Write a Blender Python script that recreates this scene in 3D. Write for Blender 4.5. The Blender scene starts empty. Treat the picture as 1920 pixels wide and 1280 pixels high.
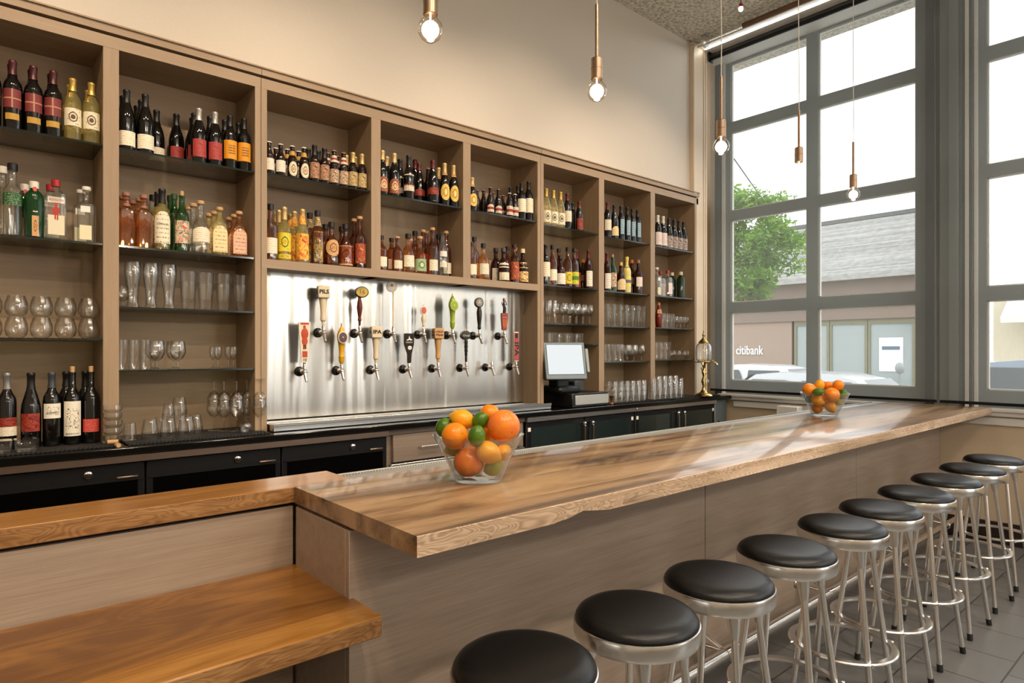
import bpy, math, random
from math import sin, cos, pi, radians as R_
from mathutils import Vector, Matrix
random.seed(7)
SC = bpy.context.scene
COL = SC.collection

# ------------------------------------------------------------------ camera, world, exposure
F = 1196.0; YAW = R_(49); V0 = 657.0; H = 1.52
cy_, sy_ = cos(YAW), sin(YAW)
cam = bpy.data.cameras.new('camera'); camo = bpy.data.objects.new('camera', cam); COL.objects.link(camo)
cam.sensor_width = 36; cam.lens = 36 * F / 1920; cam.shift_y = (V0 - 640) / 1920; cam.clip_end = 200; cam.clip_start = 0.03
camo.location = (0, 0, H); camo.rotation_euler = (pi / 2, 0, R_(90 - 49) * -1 + 0)
camo.rotation_euler = (pi / 2, 0, math.atan2(sy_, cy_) - pi / 2)
SC.camera = camo
w = bpy.data.worlds.new('overcast_sky'); SC.world = w; w.use_nodes = True
bg = w.node_tree.nodes['Background']; bg.inputs[0].default_value = (0.97, 0.985, 1.0, 1); bg.inputs[1].default_value = 3.6
SC.view_settings.view_transform = 'Standard'; SC.view_settings.look = 'None'
SC.view_settings.gamma = 1; SC.view_settings.use_curve_mapping = False; SC.view_settings.exposure = 0.0
SC.cycles.use_denoising = True
SC.cycles.max_bounces = 7; SC.cycles.transparent_max_bounces = 40; SC.cycles.diffuse_bounces = 3
SC.cycles.glossy_bounces = 4; SC.cycles.caustics_reflective = False; SC.cycles.caustics_refractive = False
SC.cycles.sample_clamp_indirect = 6

def light(kind, name, loc, energy, color, target=None, **kw):
    l = bpy.data.lights.new(name, kind); l.energy = energy; l.color = color
    for k, v in kw.items(): setattr(l, k, v)
    o = bpy.data.objects.new(name, l); COL.objects.link(o); o.location = loc
    if target is not None:
        o.rotation_euler = (Vector(target) - Vector(loc)).to_track_quat('-Z', 'Y').to_euler()
    return o
WARM = (1.0, 0.79, 0.58)
for i, (x, e) in enumerate([(-0.6, 150), (0.7, 165), (2.0, 150), (3.3, 155), (4.7, 165)]):
    light('SPOT', 'ceiling_spot', (x, 1.5, 4.6), e, WARM, (x + 0.1, 3.85, 1.75), spot_size=R_(74), spot_blend=0.75, shadow_soft_size=0.035)
light('SPOT', 'ceiling_spot', (-0.4, 0.3, 4.6), 150, WARM, (0.1, 1.7, 0.8), spot_size=R_(75), spot_blend=0.6, shadow_soft_size=0.05)
for (x, y, tx, ty, e) in ((0.2, -1.2, .6, 1.5, 150), (1.9, -1.2, 1.9, 1.6, 170), (3.6, -1.2, 3.5, 1.6, 170), (5.2, -1.0, 5.2, 1.6, 130), (1.2, .3, 1.4, 1.7, 60), (3.2, .3, 3.2, 1.7, 60)):
    light('SPOT', 'room_spot', (x, y, 4.6), e, (1.0, 0.86, 0.70), (tx, ty, .7), spot_size=R_(80), spot_blend=0.8, shadow_soft_size=0.06)  # unseen spots, added to brighten the bar front and stools
for (x, e) in ((-.3, 34), (1.6, 44), (3.4, 44), (5.0, 32)):
    light('POINT', 'dining_pendant_light', (x, -2.1, 2.8), e, (1.0, 0.87, 0.72), shadow_soft_size=0.10)  # point lamps added out of view as low fill on the bar panels
light('AREA', 'room_ceiling_light', (1.5, -1.2, 4.62), 30, (1.0, 0.86, 0.70), (1.5, -1.2, 0), shape='RECTANGLE', size=4.0, size_y=2.4)  # soft overhead fill added for the whole room, not a real fixture
light('AREA', 'window_head_strip_light', (5.90, 1.0, 4.655), 9, (1, .99, .96), (5.2, 1.0, 4.74), shape='RECTANGLE', size=5.4, size_y=.02).rotation_euler.rotate_axis('Z', 0)  # added lamp standing in for daylight leaking over the shade tube
# portals: no light of their own, they only guide sampling of the sky through the three windows
for yc in (2.75, 0.5, -1.75):
    p = light('AREA', 'sky_portal', (6.5, yc, 2.9), 1, (1, 1, 1), (0, yc, 2.9), shape='RECTANGLE', size=1.9, size_y=3.5)
    p.data.cycles.is_portal = True

for xc in (4.5,):
    p = light('AREA', 'sky_portal', (xc, -3.75, 2.3), 1, (1, 1, 1), (xc, 0, 2.3), shape='RECTANGLE', size=2.0, size_y=3.1)
    p.data.cycles.is_portal = True

# ------------------------------------------------------------------ pixel -> place helpers (measured positions on known planes)
def ray(u, v):
    l = (u - 960) / F
    return Vector((cy_ + l * sy_, sy_ - l * cy_, (V0 - v) / F))
def ony(u, v, y): r = ray(u, v); t = y / r.y; return Vector((0, 0, H)) + r * t
def onx(u, v, x): r = ray(u, v); t = x / r.x; return Vector((0, 0, H)) + r * t

# ------------------------------------------------------------------ materials
def lin(c):
    if isinstance(c, str):
        c = [int(c[i:i + 2], 16) / 255 for i in (0, 2, 4)]
    return tuple((x / 12.92 if x <= 0.04045 else ((x + 0.055) / 1.055) ** 2.4) for x in c) + (1,)
class NT:
    def __init__(s, name):
        s.m = bpy.data.materials.new(name); s.m.use_nodes = True; s.t = s.m.node_tree; s.t.nodes.clear()
        s.out = s.n('ShaderNodeOutputMaterial')
    def n(s, typ, **kw):
        nd = s.t.nodes.new(typ)
        for k, v in kw.items():
            if k.startswith('i_'):
                key = k[2:]; key = int(key) if key.isdigit() else key.replace('_', ' ')
                s.set(nd.inputs[key], v)
            else: setattr(nd, k, v)
        return nd
    def set(s, sock, v):
        if isinstance(v, bpy.types.NodeSocket): s.t.links.new(v, sock)
        else: sock.default_value = v
    def tex(s, kind='Object'): return s.n('ShaderNodeTexCoord').outputs[kind]
    def mapping(s, vec, scale=(1, 1, 1), rot=(0, 0, 0), loc=(0, 0, 0)):
        return s.n('ShaderNodeMapping', i_0=vec, i_Scale=scale, i_Rotation=rot, i_Location=loc).outputs[0]
    def noise(s, vec, scale, detail=4, rough=0.5, dist=0.0):
        return s.n('ShaderNodeTexNoise', i_Vector=vec, i_Scale=scale, i_Detail=detail, i_Roughness=rough, i_Distortion=dist).outputs['Fac']
    def ramp(s, fac, stops):
        r = s.n('ShaderNodeValToRGB', i_0=fac); e = r.color_ramp.elements
        while len(e) < len(stops): e.new(0.5)
        for el, (p, c) in zip(e, stops): el.position = p; el.color = c if len(c) == 4 else tuple(c) + (1,)
        return r.outputs[0]
    def math(s, op, a, b=0.0, c=0.0): return s.n('ShaderNodeMath', operation=op, i_0=a, i_1=b, i_2=c).outputs[0]
    def mix(s, fac, a, b, blend='MIX'):
        nd = s.n('ShaderNodeMix', data_type='RGBA', blend_type=blend)
        s.set(nd.inputs[0], fac); s.set(nd.inputs[6], a); s.set(nd.inputs[7], b); return nd.outputs[2]
    def bump(s, h, strength=0.2, dist=0.01): return s.n('ShaderNodeBump', i_Height=h, i_Strength=strength, i_Distance=dist).outputs[0]
    def pbr(s, col, rough=0.5, metal=0.0, **kw):
        p = s.n('ShaderNodeBsdfPrincipled'); s.set(p.inputs['Base Color'], col); s.set(p.inputs['Roughness'], rough); s.set(p.inputs['Metallic'], metal)
        for k, v in kw.items(): s.set(p.inputs[k.replace('_', ' ')], v)
        return p.outputs[0]
    def done(s, sh): s.t.links.new(sh, s.out.inputs[0]); return s.m
MC = {}
def flat(name, c, rough=0.5, metal=0.0, bump=0.0, bs=60, **kw):
    if name in MC: return MC[name]
    t = NT(name); col = lin(c)
    n = t.noise(t.tex(), bs, 3)
    c2 = t.mix(t.math('MULTIPLY', n, 0.25), col, tuple(x * 0.7 for x in col[:3]) + (1,))
    if bump: kw['Normal'] = t.bump(n, bump, 0.004)
    MC[name] = t.done(t.pbr(c2, rough, metal, **kw)); return MC[name]
def wood(name, dark, mid, light_, axis='X', fig=1.0, swirl=1.2, rough=0.35, bumpy=0.1, coat=0.0, planks=None, ring=0.0, grain=0.25, fs=1.0):
    """fig: strength of broad figure, ring: strength of swirling growth rings, grain: strength of fine pores"""
    if name in MC: return MC[name]
    t = NT(name); co = t.tex()
    ax = {'X': 0, 'Y': 1, 'Z': 2}[axis]
    def sc(along, across): q = [across] * 3; q[ax] = along; return tuple(q)
    off = (0, 0, 0)
    if planks:
        sep = t.n('ShaderNodeSeparateXYZ', i_0=co).outputs[1]
        fl = t.math('FLOOR', t.math('DIVIDE', t.math('ADD', sep, 0.06), planks))
        rnd = t.n('ShaderNodeTexWhiteNoise', noise_dimensions='1D', i_W=fl).outputs[0]
        cmb = t.n('ShaderNodeCombineXYZ', i_0=t.math('MULTIPLY', rnd, 37.0), i_1=0.0, i_2=t.math('MULTIPLY', rnd, 11.0)).outputs[0]
        co = t.n('ShaderNodeVectorMath', operation='ADD', i_0=co, i_1=cmb).outputs[0]
    n1 = t.noise(t.mapping(co, sc(.55 * fs, 3.2 * fs)), 1.6, 5, 0.55, swirl)
    n2 = t.noise(t.mapping(co, sc(5, 170)), 1.0, 3, 0.6)
    n3 = t.noise(t.mapping(co, sc(1.6, 24)), 1.0, 3, 0.5, .4)
    f = t.math('ADD', t.math('MULTIPLY', t.math('SUBTRACT', n1, .5), fig), .5)
    f = t.math('ADD', f, t.math('MULTIPLY', t.math('SUBTRACT', n2, .5), grain))
    f = t.math('ADD', f, t.math('MULTIPLY', t.math('SUBTRACT', n3, .5), grain * .9))
    if ring:
        nn = t.noise(t.mapping(co, sc(1.1 * fs, 4.0 * fs)), 1.0, 2, .5, .8)
        rg = t.math('SINE', t.math('MULTIPLY', nn, 150.0))
        f = t.math('ADD', f, t.math('MULTIPLY', rg, ring))
    if planks: f = t.math('ADD', f, t.math('MULTIPLY', t.math('SUBTRACT', rnd, 0.5), 0.16))
    c = t.ramp(f, [(0.25, lin(dark)), (0.5, lin(mid)), (0.75, lin(light_))])
    kw = {}
    if coat: kw = dict(Coat_Weight=coat, Coat_Roughness=0.08)
    MC[name] = t.done(t.pbr(c, rough, 0, Normal=t.bump(n2, bumpy, 0.002), **kw)); return MC[name]

M_wall = flat('cream_wall_paint', 'D6CCBE', 0.6)
M_white = flat('white_painted_wood', 'F2EEE6', 0.45)
M_cab = wood('oak_cabinet', '8C765C', '9E866A', 'AE967A', 'X', .35, .3, 0.45, 0.1, grain=.35)
M_cabz = wood('oak_cabinet_upright', '8C765C', '9E866A', 'AE967A', 'Z', .35, .3, 0.45, 0.1, grain=.35)
M_panel = wood('greige_laminate_panel', '8F7E6F', 'A4917F', 'B5A28F', 'X', .35, .3, 0.42, 0.22, grain=.5)
M_drawer = wood('greige_drawer_laminate', '6E6054', '7E6E60', '8C7C6C', 'X', .35, .3, 0.42, 0.25, grain=.55)
M_bar = wood('honey_elm_slab', '4A3624', '8E6F4F', 'AE8E68', 'X', 1.7, .9, 0.38, 0.02, coat=0.55, planks=0.25, ring=.02, grain=.35)
M_edge = wood('rough_slab_edge', '8E7256', 'C0A284', 'DCC6AA', 'X', .4, 1.5, 0.5, 0.3, ring=.11, grain=.3, fs=3.4)
M_low = wood('golden_elm_slab', '6E4418', '9E6A2C', 'B88440', 'X', 1.2, 1.3, 0.3, 0.04, coat=0.2, planks=0.42, ring=.045, grain=.25, fs=.8)
M_lowedge = wood('rough_golden_edge', '60401E', '94683A', 'B48A58', 'X', .5, 1.5, 0.5, 0.3, ring=.08, grain=.4, fs=3.0)
M_black = flat('black_stone', '0C0B0A', 0.14)
M_blackm = flat('black_metal', '0C0B0B', 0.45, Specular_IOR_Level=.3)
M_rubber = flat('black_rubber', '1B1A19', 0.7, bump=.5, bs=200)
M_seat = flat('black_leather', '0B0B0C', 0.36, bump=0.08, bs=220, Specular_IOR_Level=.35)
def metal(name, c, rough, anis=0.0, scale=None, bump=0.0):
    if name in MC: return MC[name]
    t = NT(name); kw = {}
    if scale:
        n = t.noise(t.mapping(t.tex(), scale), 1.0, 4, 0.55)
        kw['Normal'] = t.bump(n, bump, 0.01)
    MC[name] = t.done(t.pbr(lin(c), rough, 1.0, Anisotropic=anis, **kw)); return MC[name]
t = NT('brushed_stainless'); co = t.tex()
n = t.noise(t.mapping(co, (5.5, 1, .35)), 1.0, 2, .5, .25); n2 = t.noise(t.mapping(co, (400, 1, 3)), 1.0, 2)
M_steel = t.done(t.pbr(lin('DAD4CA'), t.math('ADD', .20, t.math('MULTIPLY', n2, .10)), 1.0, Normal=t.bump(n, .8, .03)))
M_tray = metal('brushed_tray_steel', 'CFCBC4', 0.28)
M_chrome = metal('chrome', 'E2DEDA', 0.1)
M_alu = metal('satin_aluminium', 'F0EDE8', 0.24)
M_brass = metal('brushed_brass_socket', 'A98F78', 0.32)
M_gold = metal('polished_gold_brass', 'D8B878', 0.18)
M_copper = metal('copper', 'B5714E', 0.3)
M_trim = metal('bronze_trim', '9A8474', 0.35)
M_frame = flat('grey_window_paint', '7E8486', 0.5)
M_framed = flat('dark_window_paint', '35393A', 0.5)
def glassy(name, tint, edge, gloss=1.0, ior=1.45, rough=0.03, diff=None, dfac=0.0):
    if name in MC: return MC[name]
    t = NT(name)
    lw = t.n('ShaderNodeLayerWeight', i_0=0.5)
    e = t.math('POWER', lw.outputs['Facing'], 3.0)
    c = t.mix(e, tuple(tint) + (1,), tuple(edge) + (1,))
    tr = t.n('ShaderNodeBsdfTransparent', i_0=c).outputs[0]
    if diff:
        d = t.n('ShaderNodeBsdfDiffuse', i_0=lin(diff)).outputs[0]
        tr = t.n('ShaderNodeMixShader', i_0=dfac, i_1=tr, i_2=d).outputs[0]
    g = t.n('ShaderNodeBsdfGlossy', i_0=(gloss, gloss, gloss, 1), i_1=rough).outputs[0]
    f0 = ((ior - 1) / (ior + 1)) ** 2
    fr = t.math('ADD', f0, t.math('MULTIPLY', t.math('POWER', t.n('ShaderNodeLayerWeight', i_0=0.5).outputs['Facing'], 3.5), .85))
    MC[name] = t.done(t.n('ShaderNodeMixShader', i_0=fr, i_1=tr, i_2=g).outputs[0]); return MC[name]
G_clear = glassy('clear_glass', (.95, .955, .94), (.52, .53, .49), ior=1.6)
G_glassware = glassy('glassware', (.975, .975, .965), (.42, .42, .38), ior=2.0, rough=0.035)
G_pane = glassy('window_pane', (.97, .98, .98), (.9, .93, .93), ior=1.35)
G_shelf = glassy('shelf_glass', (.62, .66, .60), (.30, .34, .30), ior=1.55, diff='3A3B33', dfac=.12)
G_shelfedge = flat('shelf_glass_edge', '1B2420', 0.1)
G_pale = glassy('pale_liquid', (.93, .88, .62), (.55, .48, .22), ior=1.7, diff='E0D288', dfac=.14)
G_amber = glassy('amber_liquid', (.93, .70, .40), (.50, .22, .06), ior=1.8, diff='B0682A', dfac=.10)
G_whisky = glassy('whisky_liquid', (.68, .36, .15), (.22, .08, .02), ior=1.8, diff='5A240C', dfac=.15)
G_green = glassy('green_glass', (.16, .46, .12), (.03, .14, .03), ior=1.7, diff='1C5A1E', dfac=.15)
G_dark = flat('dark_bottle_glass', '0D0B0A', 0.07, Specular_IOR_Level=0.7)
G_dkgreen = flat('dark_green_bottle_glass', '10301A', 0.06)
G_brown = flat('brown_beer_glass', '1D0F08', 0.07)
G_red = flat('dark_red_spirit', '2A0C07', 0.08)
G_water = glassy('clear_spirit', (.95, .96, .94), (.36, .38, .36), ior=1.85, diff='D8DCD4', dfac=.03)
def emis(name, c, s):
    if name in MC: return MC[name]
    t = NT(name); MC[name] = t.done(t.n('ShaderNodeEmission', i_0=lin(c), i_1=s).outputs[0]); return MC[name]

def label(name, base, ink=None, style='text', ink2=None):
    """printed paper, drawn from the patch's own UV"""
    if name in MC: return MC[name]
    t = NT(name); uv = t.tex('UV'); s = t.n('ShaderNodeSeparateXYZ', i_0=uv); u, v = s.outputs[0], s.outputs[1]
    col = lin(base)
    if ink:
        ic = lin(ink); ic2 = lin(ink2) if ink2 else ic
        ax = t.math('ABSOLUTE', t.math('SUBTRACT', u, 0.5)); ay = t.math('ABSOLUTE', t.math('SUBTRACT', v, 0.5))
        inside = t.math('LESS_THAN', ax, 0.36)
        if style == 'text':
            band = t.math('GREATER_THAN', t.math('SINE', t.math('MULTIPLY', v, 44.0)), 0.55)
            nz = t.math('GREATER_THAN', t.noise(t.mapping(uv, (46, 7, 1)), 1.0, 2), 0.53)
            m = t.math('MULTIPLY', t.math('MULTIPLY', band, nz), inside); col = t.mix(m, col, ic)
        elif style == 'script':
            m = t.math('LESS_THAN', t.math('ABSOLUTE', t.math('SUBTRACT', t.noise(t.mapping(uv, (5, 7, 1)), 1.0, 2), 0.5)), 0.018)
            m = t.math('MULTIPLY', m, t.math('MULTIPLY', inside, t.math('LESS_THAN', ay, 0.3))); col = t.mix(m, col, ic)
        elif style == 'grid4':
            cell = t.math('MULTIPLY', t.math('GREATER_THAN', ax, 0.035), t.math('GREATER_THAN', ay, 0.035)); col = t.mix(cell, lin('C08A6A'), t.mix(t.noise(t.mapping(uv, (9, 5, 1)), 1.0, 2), ic, ic2))
        elif style == 'smallgrid':
            inn = t.math('MULTIPLY', t.math('LESS_THAN', t.math('ABSOLUTE', t.math('SUBTRACT', u, .55)), .22), t.math('LESS_THAN', t.math('ABSOLUTE', t.math('SUBTRACT', v, .5)), .24))
            g = t.math('MULTIPLY', t.math('GREATER_THAN', t.math('SINE', t.math('MULTIPLY', u, 62.0)), -0.3), t.math('GREATER_THAN', t.math('SINE', t.math('MULTIPLY', v, 46.0)), -0.3))
            col = t.mix(t.math('MULTIPLY', inn, g), col, ic)
        elif style == 'emblem':
            d = t.math('SQRT', t.math('ADD', t.math('POWER', t.math('MULTIPLY', ax, 1.0), 2.0), t.math('POWER', t.math('MULTIPLY', ay, .8), 2.0)))
            ring = t.math('LESS_THAN', t.math('ABSOLUTE', t.math('SUBTRACT', d, 0.2)), 0.03)
            core = t.math('LESS_THAN', d, 0.11)
            nz = t.math('GREATER_THAN', t.noise(t.mapping(uv, (14, 12, 1)), 1.0, 2), 0.62)
            col = t.mix(t.math('MULTIPLY', nz, inside), t.mix(ring, t.mix(core, col, ic2), ic), ic)
        elif style == 'pic':
            nz = t.noise(t.mapping(uv, (4, 5, 1)), 1.0, 3, .6, 1.0)
            col = t.ramp(nz, [(0.36, ic), (0.47, lin(base)), (0.56, ic2), (0.64, lin(base))])
        elif style == 'band':
            m = t.math('LESS_THAN', ay, 0.16); col = t.mix(m, col, ic)
            nz = t.math('GREATER_THAN', t.noise(t.mapping(uv, (22, 16, 1)), 1.0, 2), 0.58); col = t.mix(t.math('MULTIPLY', nz, inside), col, ic2)
    MC[name] = t.done(t.pbr(col, 0.55)); return MC[name]

# ------------------------------------------------------------------ mesh building
class MB:
    def __init__(s): s.v = []; s.f = []; s.mi = []; s.sm = []; s.uv = {}
    def add(s, vs, fs, mi=0, smooth=False, M=None, uvs=None):
        b = len(s.v)
        for p in vs: p = Vector(p); s.v.append(tuple(M @ p) if M is not None else tuple(p))
        for k, f in enumerate(fs):
            if uvs: s.uv[len(s.f)] = uvs[k]
            s.f.append([b + i for i in f]); s.mi.append(mi); s.sm.append(smooth)
        return s
    def box(s, x0, x1, y0, y1, z0, z1, mi=0, M=None, bev=0.0):
        if bev:
            vs = []; b = bev
            for z, i in ((z0, b), (z0 + b, 0), (z1 - b, 0), (z1, b)):
                X0, X1, Y0, Y1 = x0 + i, x1 - i, y0 + i, y1 - i; c = b if i == 0 else 0
                vs += [(X0 + c, Y0, z), (X1 - c, Y0, z), (X1, Y0 + c, z), (X1, Y1 - c, z), (X1 - c, Y1, z), (X0 + c, Y1, z), (X0, Y1 - c, z), (X0, Y0 + c, z)]
            fs = [[7, 6, 5, 4, 3, 2, 1, 0], [24 + i for i in range(8)]]
            for r in range(3):
                for i in range(8): fs.append([r * 8 + i, r * 8 + (i + 1) % 8, r * 8 + 8 + (i + 1) % 8, r * 8 + 8 + i])
            return s.add(vs, fs, mi, False, M)
        vs = [(x, y, z) for z in (z0, z1) for y in (y0, y1) for x in (x0, x1)]
        return s.add(vs, [(0, 2, 3, 1), (4, 5, 7, 6), (0, 1, 5, 4), (2, 6, 7, 3), (0, 4, 6, 2), (1, 3, 7, 5)], mi, False, M)
    def lathe(s, prof, n=24, mi=0, M=None, p=2.0, zround=None, smooth=True, sy=1.0, cap0=True, cap1=True, closed=False):
        vs = []; fs = []
        for r, z in prof:
            for i in range(n):
                a = 2 * pi * i / n; k = 1.0
                if p != 2.0:
                    pp = p
                    if zround is not None and z > zround[0]: q = min(1, (z - zround[0]) / (zround[1] - zround[0])); pp = p + (2 - p) * q
                    k = (abs(cos(a)) ** pp + abs(sin(a)) ** pp) ** (-1 / pp)
                    if pp > 2: k *= 0.5 ** (0.5 - 1 / pp) * 1.06 if False else 1
                yy = sy
                if zround is not None and sy != 1.0 and z > zround[0]: q = min(1, (z - zround[0]) / (zround[1] - zround[0])); yy = sy + (1 - sy) * q
                vs.append((r * k * cos(a), r * k * sin(a) * yy, z))
        m = len(prof)
        for j in range(m - 1 if not closed else m):
            j2 = (j + 1) % m
            for i in range(n): fs.append([j * n + i, j * n + (i + 1) % n, j2 * n + (i + 1) % n, j2 * n + i])
        if not closed:
            if cap0 and prof[0][0] > 1e-5: fs.append(list(range(n))[::-1])
            if cap1 and prof[-1][0] > 1e-5: fs.append([(m - 1) * n + i for i in range(n)])
        return s.add(vs, fs, mi, smooth, M)
    def tube(s, pts, r, n=10, mi=0, closed=False, M=None, rs=None):
        pts = [Vector(p) for p in pts]; m = len(pts); vs = []; fs = []; up = None
        for i, p in enumerate(pts):
            a = pts[(i - 1) % m] if (closed or i) else p; b = pts[(i + 1) % m] if (closed or i < m - 1) else p
            d = (b - a).normalized()
            if up is None: up = d.orthogonal().normalized()
            else: up = (up - d * up.dot(d)).normalized()
            sd = d.cross(up); rr = rs[i] if rs else r
            for k in range(n): q = 2 * pi * k / n; vs.append(p + (up * cos(q) + sd * sin(q)) * rr)
        for j in range(m if closed else m - 1):
            j2 = (j + 1) % m
            for k in range(n): fs.append([j * n + k, j * n + (k + 1) % n, j2 * n + (k + 1) % n, j2 * n + k])
        if not closed: fs.append(list(range(n))[::-1]); fs.append([(m - 1) * n + k for k in range(n)])
        return s.add(vs, fs, mi, True, M)
    def ball(s, c, r, mi=0, n=18, sc=(1, 1, 1), M=None):
        prof = [(max(1e-6, sin(pi * i / (n // 2))) * r, -cos(pi * i / (n // 2)) * r) for i in range(n // 2 + 1)]
        T = Matrix.Translation(c) @ Matrix.Diagonal((*sc, 1)); T = (M @ T) if M is not None else T
        return s.lathe(prof, n, mi, T, cap0=False, cap1=False)
    def prism(s, poly, y0, y1, mi=0, M=None):
        n = len(poly); vs = [(x, y0, z) for x, z in poly] + [(x, y1, z) for x, z in poly]
        fs = [list(range(n)), [n + i for i in range(n)][::-1]] + [[i, n + i, n + (i + 1) % n, (i + 1) % n] for i in range(n)]
        return s.add(vs, fs, mi, False, M)
    def patch(s, R, z0, z1, half, mi=0, n=10, arch=False, oval=False, p=2.0, sy=1.0, a0=0.0, R1=None):
        """a label wrapped round a bottle, facing -Y, with UV"""
        vs = []; fs = []; uvs = []
        for j in (0, 1):
            for i in range(n + 1):
                q = i / n; a = -pi / 2 + a0 + (q - .5) * 2 * half
                k = 1.0 if p == 2 else (abs(cos(a)) ** p + abs(sin(a)) ** p) ** (-1 / p)
                zz = z0 if j == 0 else z1
                if arch and j == 1: zz = z1 - (z1 - z0) * 0.28 * (abs(2 * q - 1) ** 2.5)
                if oval: zm = (z0 + z1) / 2; hh = (z1 - z0) / 2 * max(0.05, 1 - (2 * q - 1) ** 2) ** .5; zz = zm + (hh if j else -hh)
                rr = R if (j == 0 or R1 is None) else R1
                vs.append((rr * k * cos(a), rr * k * sin(a) * sy, zz))
        for i in range(n):
            fs.append([i, i + 1, n + 2 + i, n + 1 + i])
            h = z1 - z0
            uvs.append([(i / n, (vs[i][2] - z0) / h), ((i + 1) / n, (vs[i + 1][2] - z0) / h), ((i + 1) / n, (vs[n + 2 + i][2] - z0) / h), (i / n, (vs[n + 1 + i][2] - z0) / h)])
        return s.add(vs, fs, mi, True, None, uvs)
    def build(s, name, mats, parent=None, loc=None):
        me = bpy.data.meshes.new(name); me.from_pydata(s.v, [], s.f); me.polygons.foreach_set('material_index', s.mi); me.polygons.foreach_set('use_smooth', s.sm)
        for m in (mats if isinstance(mats, (list, tuple)) else [mats]): me.materials.append(m)
        if s.uv:
            ul = me.uv_layers.new(name='UVMap')
            for k, uvs in s.uv.items():
                for li, q in zip(me.polygons[k].loop_indices, uvs): ul.data[li].uv = q
        me.update()
        if hasattr(me, 'set_sharp_from_angle'): me.set_sharp_from_angle(angle=R_(38))
        o = bpy.data.objects.new(name, me); COL.objects.link(o)
        if parent: o.parent = parent
        if loc is not None: o.location = loc
        return o
def tag(o, lab=None, cat=None, group=None, kind=None):
    if lab: o['label'] = lab
    if cat: o['category'] = cat
    if group: o['group'] = group
    if kind: o['kind'] = kind
    return o
def thing(name, lab, cat, loc=(0, 0, 0), rz=0.0, group=None):
    o = bpy.data.objects.new(name, None); COL.objects.link(o); o.location = loc; o.rotation_euler = (0, 0, rz); o.empty_display_size = .05
    return tag(o, lab, cat, group)
def dup(o, parent=None):
    c = o.copy(); COL.objects.link(c)
    if parent: c.parent = parent
    for ch in list(KIDS(o)): dup(ch, c)
    return c
def KIDS(o): return [x for x in o.children]
def struct(name, mb, mats, loc=None): return tag(mb.build(name, mats, None, loc), kind='structure')
FC = {}
def letters(text, size, mat, parent, M, name='lettering', wrap=None, ext=0.0, bold=0.0, fit=None):
    """flat or raised lettering in the XZ plane, facing -Y, centred on M"""
    cu = bpy.data.curves.new('t', 'FONT'); cu.body = text; cu.size = size; cu.align_x = 'CENTER'; cu.align_y = 'CENTER'; cu.extrude = ext; cu.offset = bold; cu.resolution_u = 2
    to = bpy.data.objects.new('t', cu); COL.objects.link(to)
    me = bpy.data.meshes.new_from_object(to.evaluated_get(bpy.context.evaluated_depsgraph_get())); bpy.data.objects.remove(to); bpy.data.curves.remove(cu)
    xs = [v.co.x for v in me.vertices]; k = 1.0
    if fit and xs: k = fit / (max(xs) - min(xs))
    for v in me.vertices:
        x, y, z = v.co.x * k, v.co.y, v.co.z
        if wrap: a = x / wrap; v.co = (wrap * sin(a), -wrap * cos(a), y)
        else: v.co = (x, -z, y)
    me.transform(M); me.name = name; me.materials.clear(); me.materials.append(mat)
    o = bpy.data.objects.new(name, me); COL.objects.link(o)
    if parent: o.parent = parent
    return o
INK = flat('black_ink', '15120F', 0.6); REDINK = flat('red_ink', 'B5392C', 0.6); WINK = flat('white_ink', 'F2EEE4', 0.5)
T3 = Matrix.Translation
ORD = ['first', 'second', 'third', 'fourth', 'fifth', 'sixth', 'seventh', 'eighth', 'ninth', 'tenth', 'eleventh', 'twelfth', 'thirteenth', 'fourteenth', 'fifteenth', 'sixteenth', 'seventeenth', 'eighteenth', 'nineteenth', 'twentieth']

# ------------------------------------------------------------------ room shell
ZC = 4.70; CZ_ = 1.06
t = NT('grey_floor_tile'); co = t.tex()
br = t.n('ShaderNodeTexBrick', i_Vector=t.mapping(co, (1, 1, 1), loc=(0.13, -0.035, 0)), i_Color1=lin('686867'), i_Color2=lin('737271'), i_Mortar=lin('343331'), i_Scale=1.0, i_Mortar_Size=0.004, i_Brick_Width=0.35, i_Row_Height=0.35)
br.offset = 0.5
nn = t.noise(co, 9, 4)
M_tile = t.done(t.pbr(t.mix(t.math('MULTIPLY', nn, .25), br.outputs[0], lin('504F4E')), 0.34, 0, Normal=t.bump(t.math('MULTIPLY', br.outputs[1], -1.0), 0.4, 0.004)))
struct('floor', MB().box(-1.6, 6.7, -3.6, 4.2, -0.1, 0), M_tile)
t = NT('rough_sprayed_ceiling'); co = t.tex(); n1 = t.noise(co, 34, 5, .65); n2 = t.n('ShaderNodeTexVoronoi', i_Vector=co, i_Scale=40.0).outputs[0]
M_ceil = t.done(t.pbr(t.ramp(n1, [(.38, lin('A8A190')), (.58, lin('E6DFCE'))]), .9, 0, Normal=t.bump(t.math('ADD', n1, n2), 0.55, 0.02)))
struct('ceiling', MB().box(-1.6, 6.7, -3.6, 4.2, ZC, ZC + .1), M_ceil)
struct('wall_back_upper', MB().box(-1.6, 6.0, 3.765, 4.3, 3.16, ZC), M_wall)
struct('wall_back', MB().box(-1.6, 6.7, 4.09, 4.3, 0, 3.16), M_wall)
struct('wall_back_corner', MB().box(6.0, 6.2, 3.9, 4.09, CZ_, ZC), M_wall)
struct('wall_left', MB().box(-1.7, -1.6, -3.6, 4.2, 0, ZC), M_wall)
mb = MB().box(-1.6, 6.7, -3.7, -3.6, 0, .75).box(-1.6, 6.7, -3.7, -3.6, 3.9, ZC)
for a, b in ((-1.6, 3.5), (5.5, 6.7)): mb.box(a, b, -3.7, -3.6, .75, 3.9)
struct('wall_front', mb, M_wall)
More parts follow.
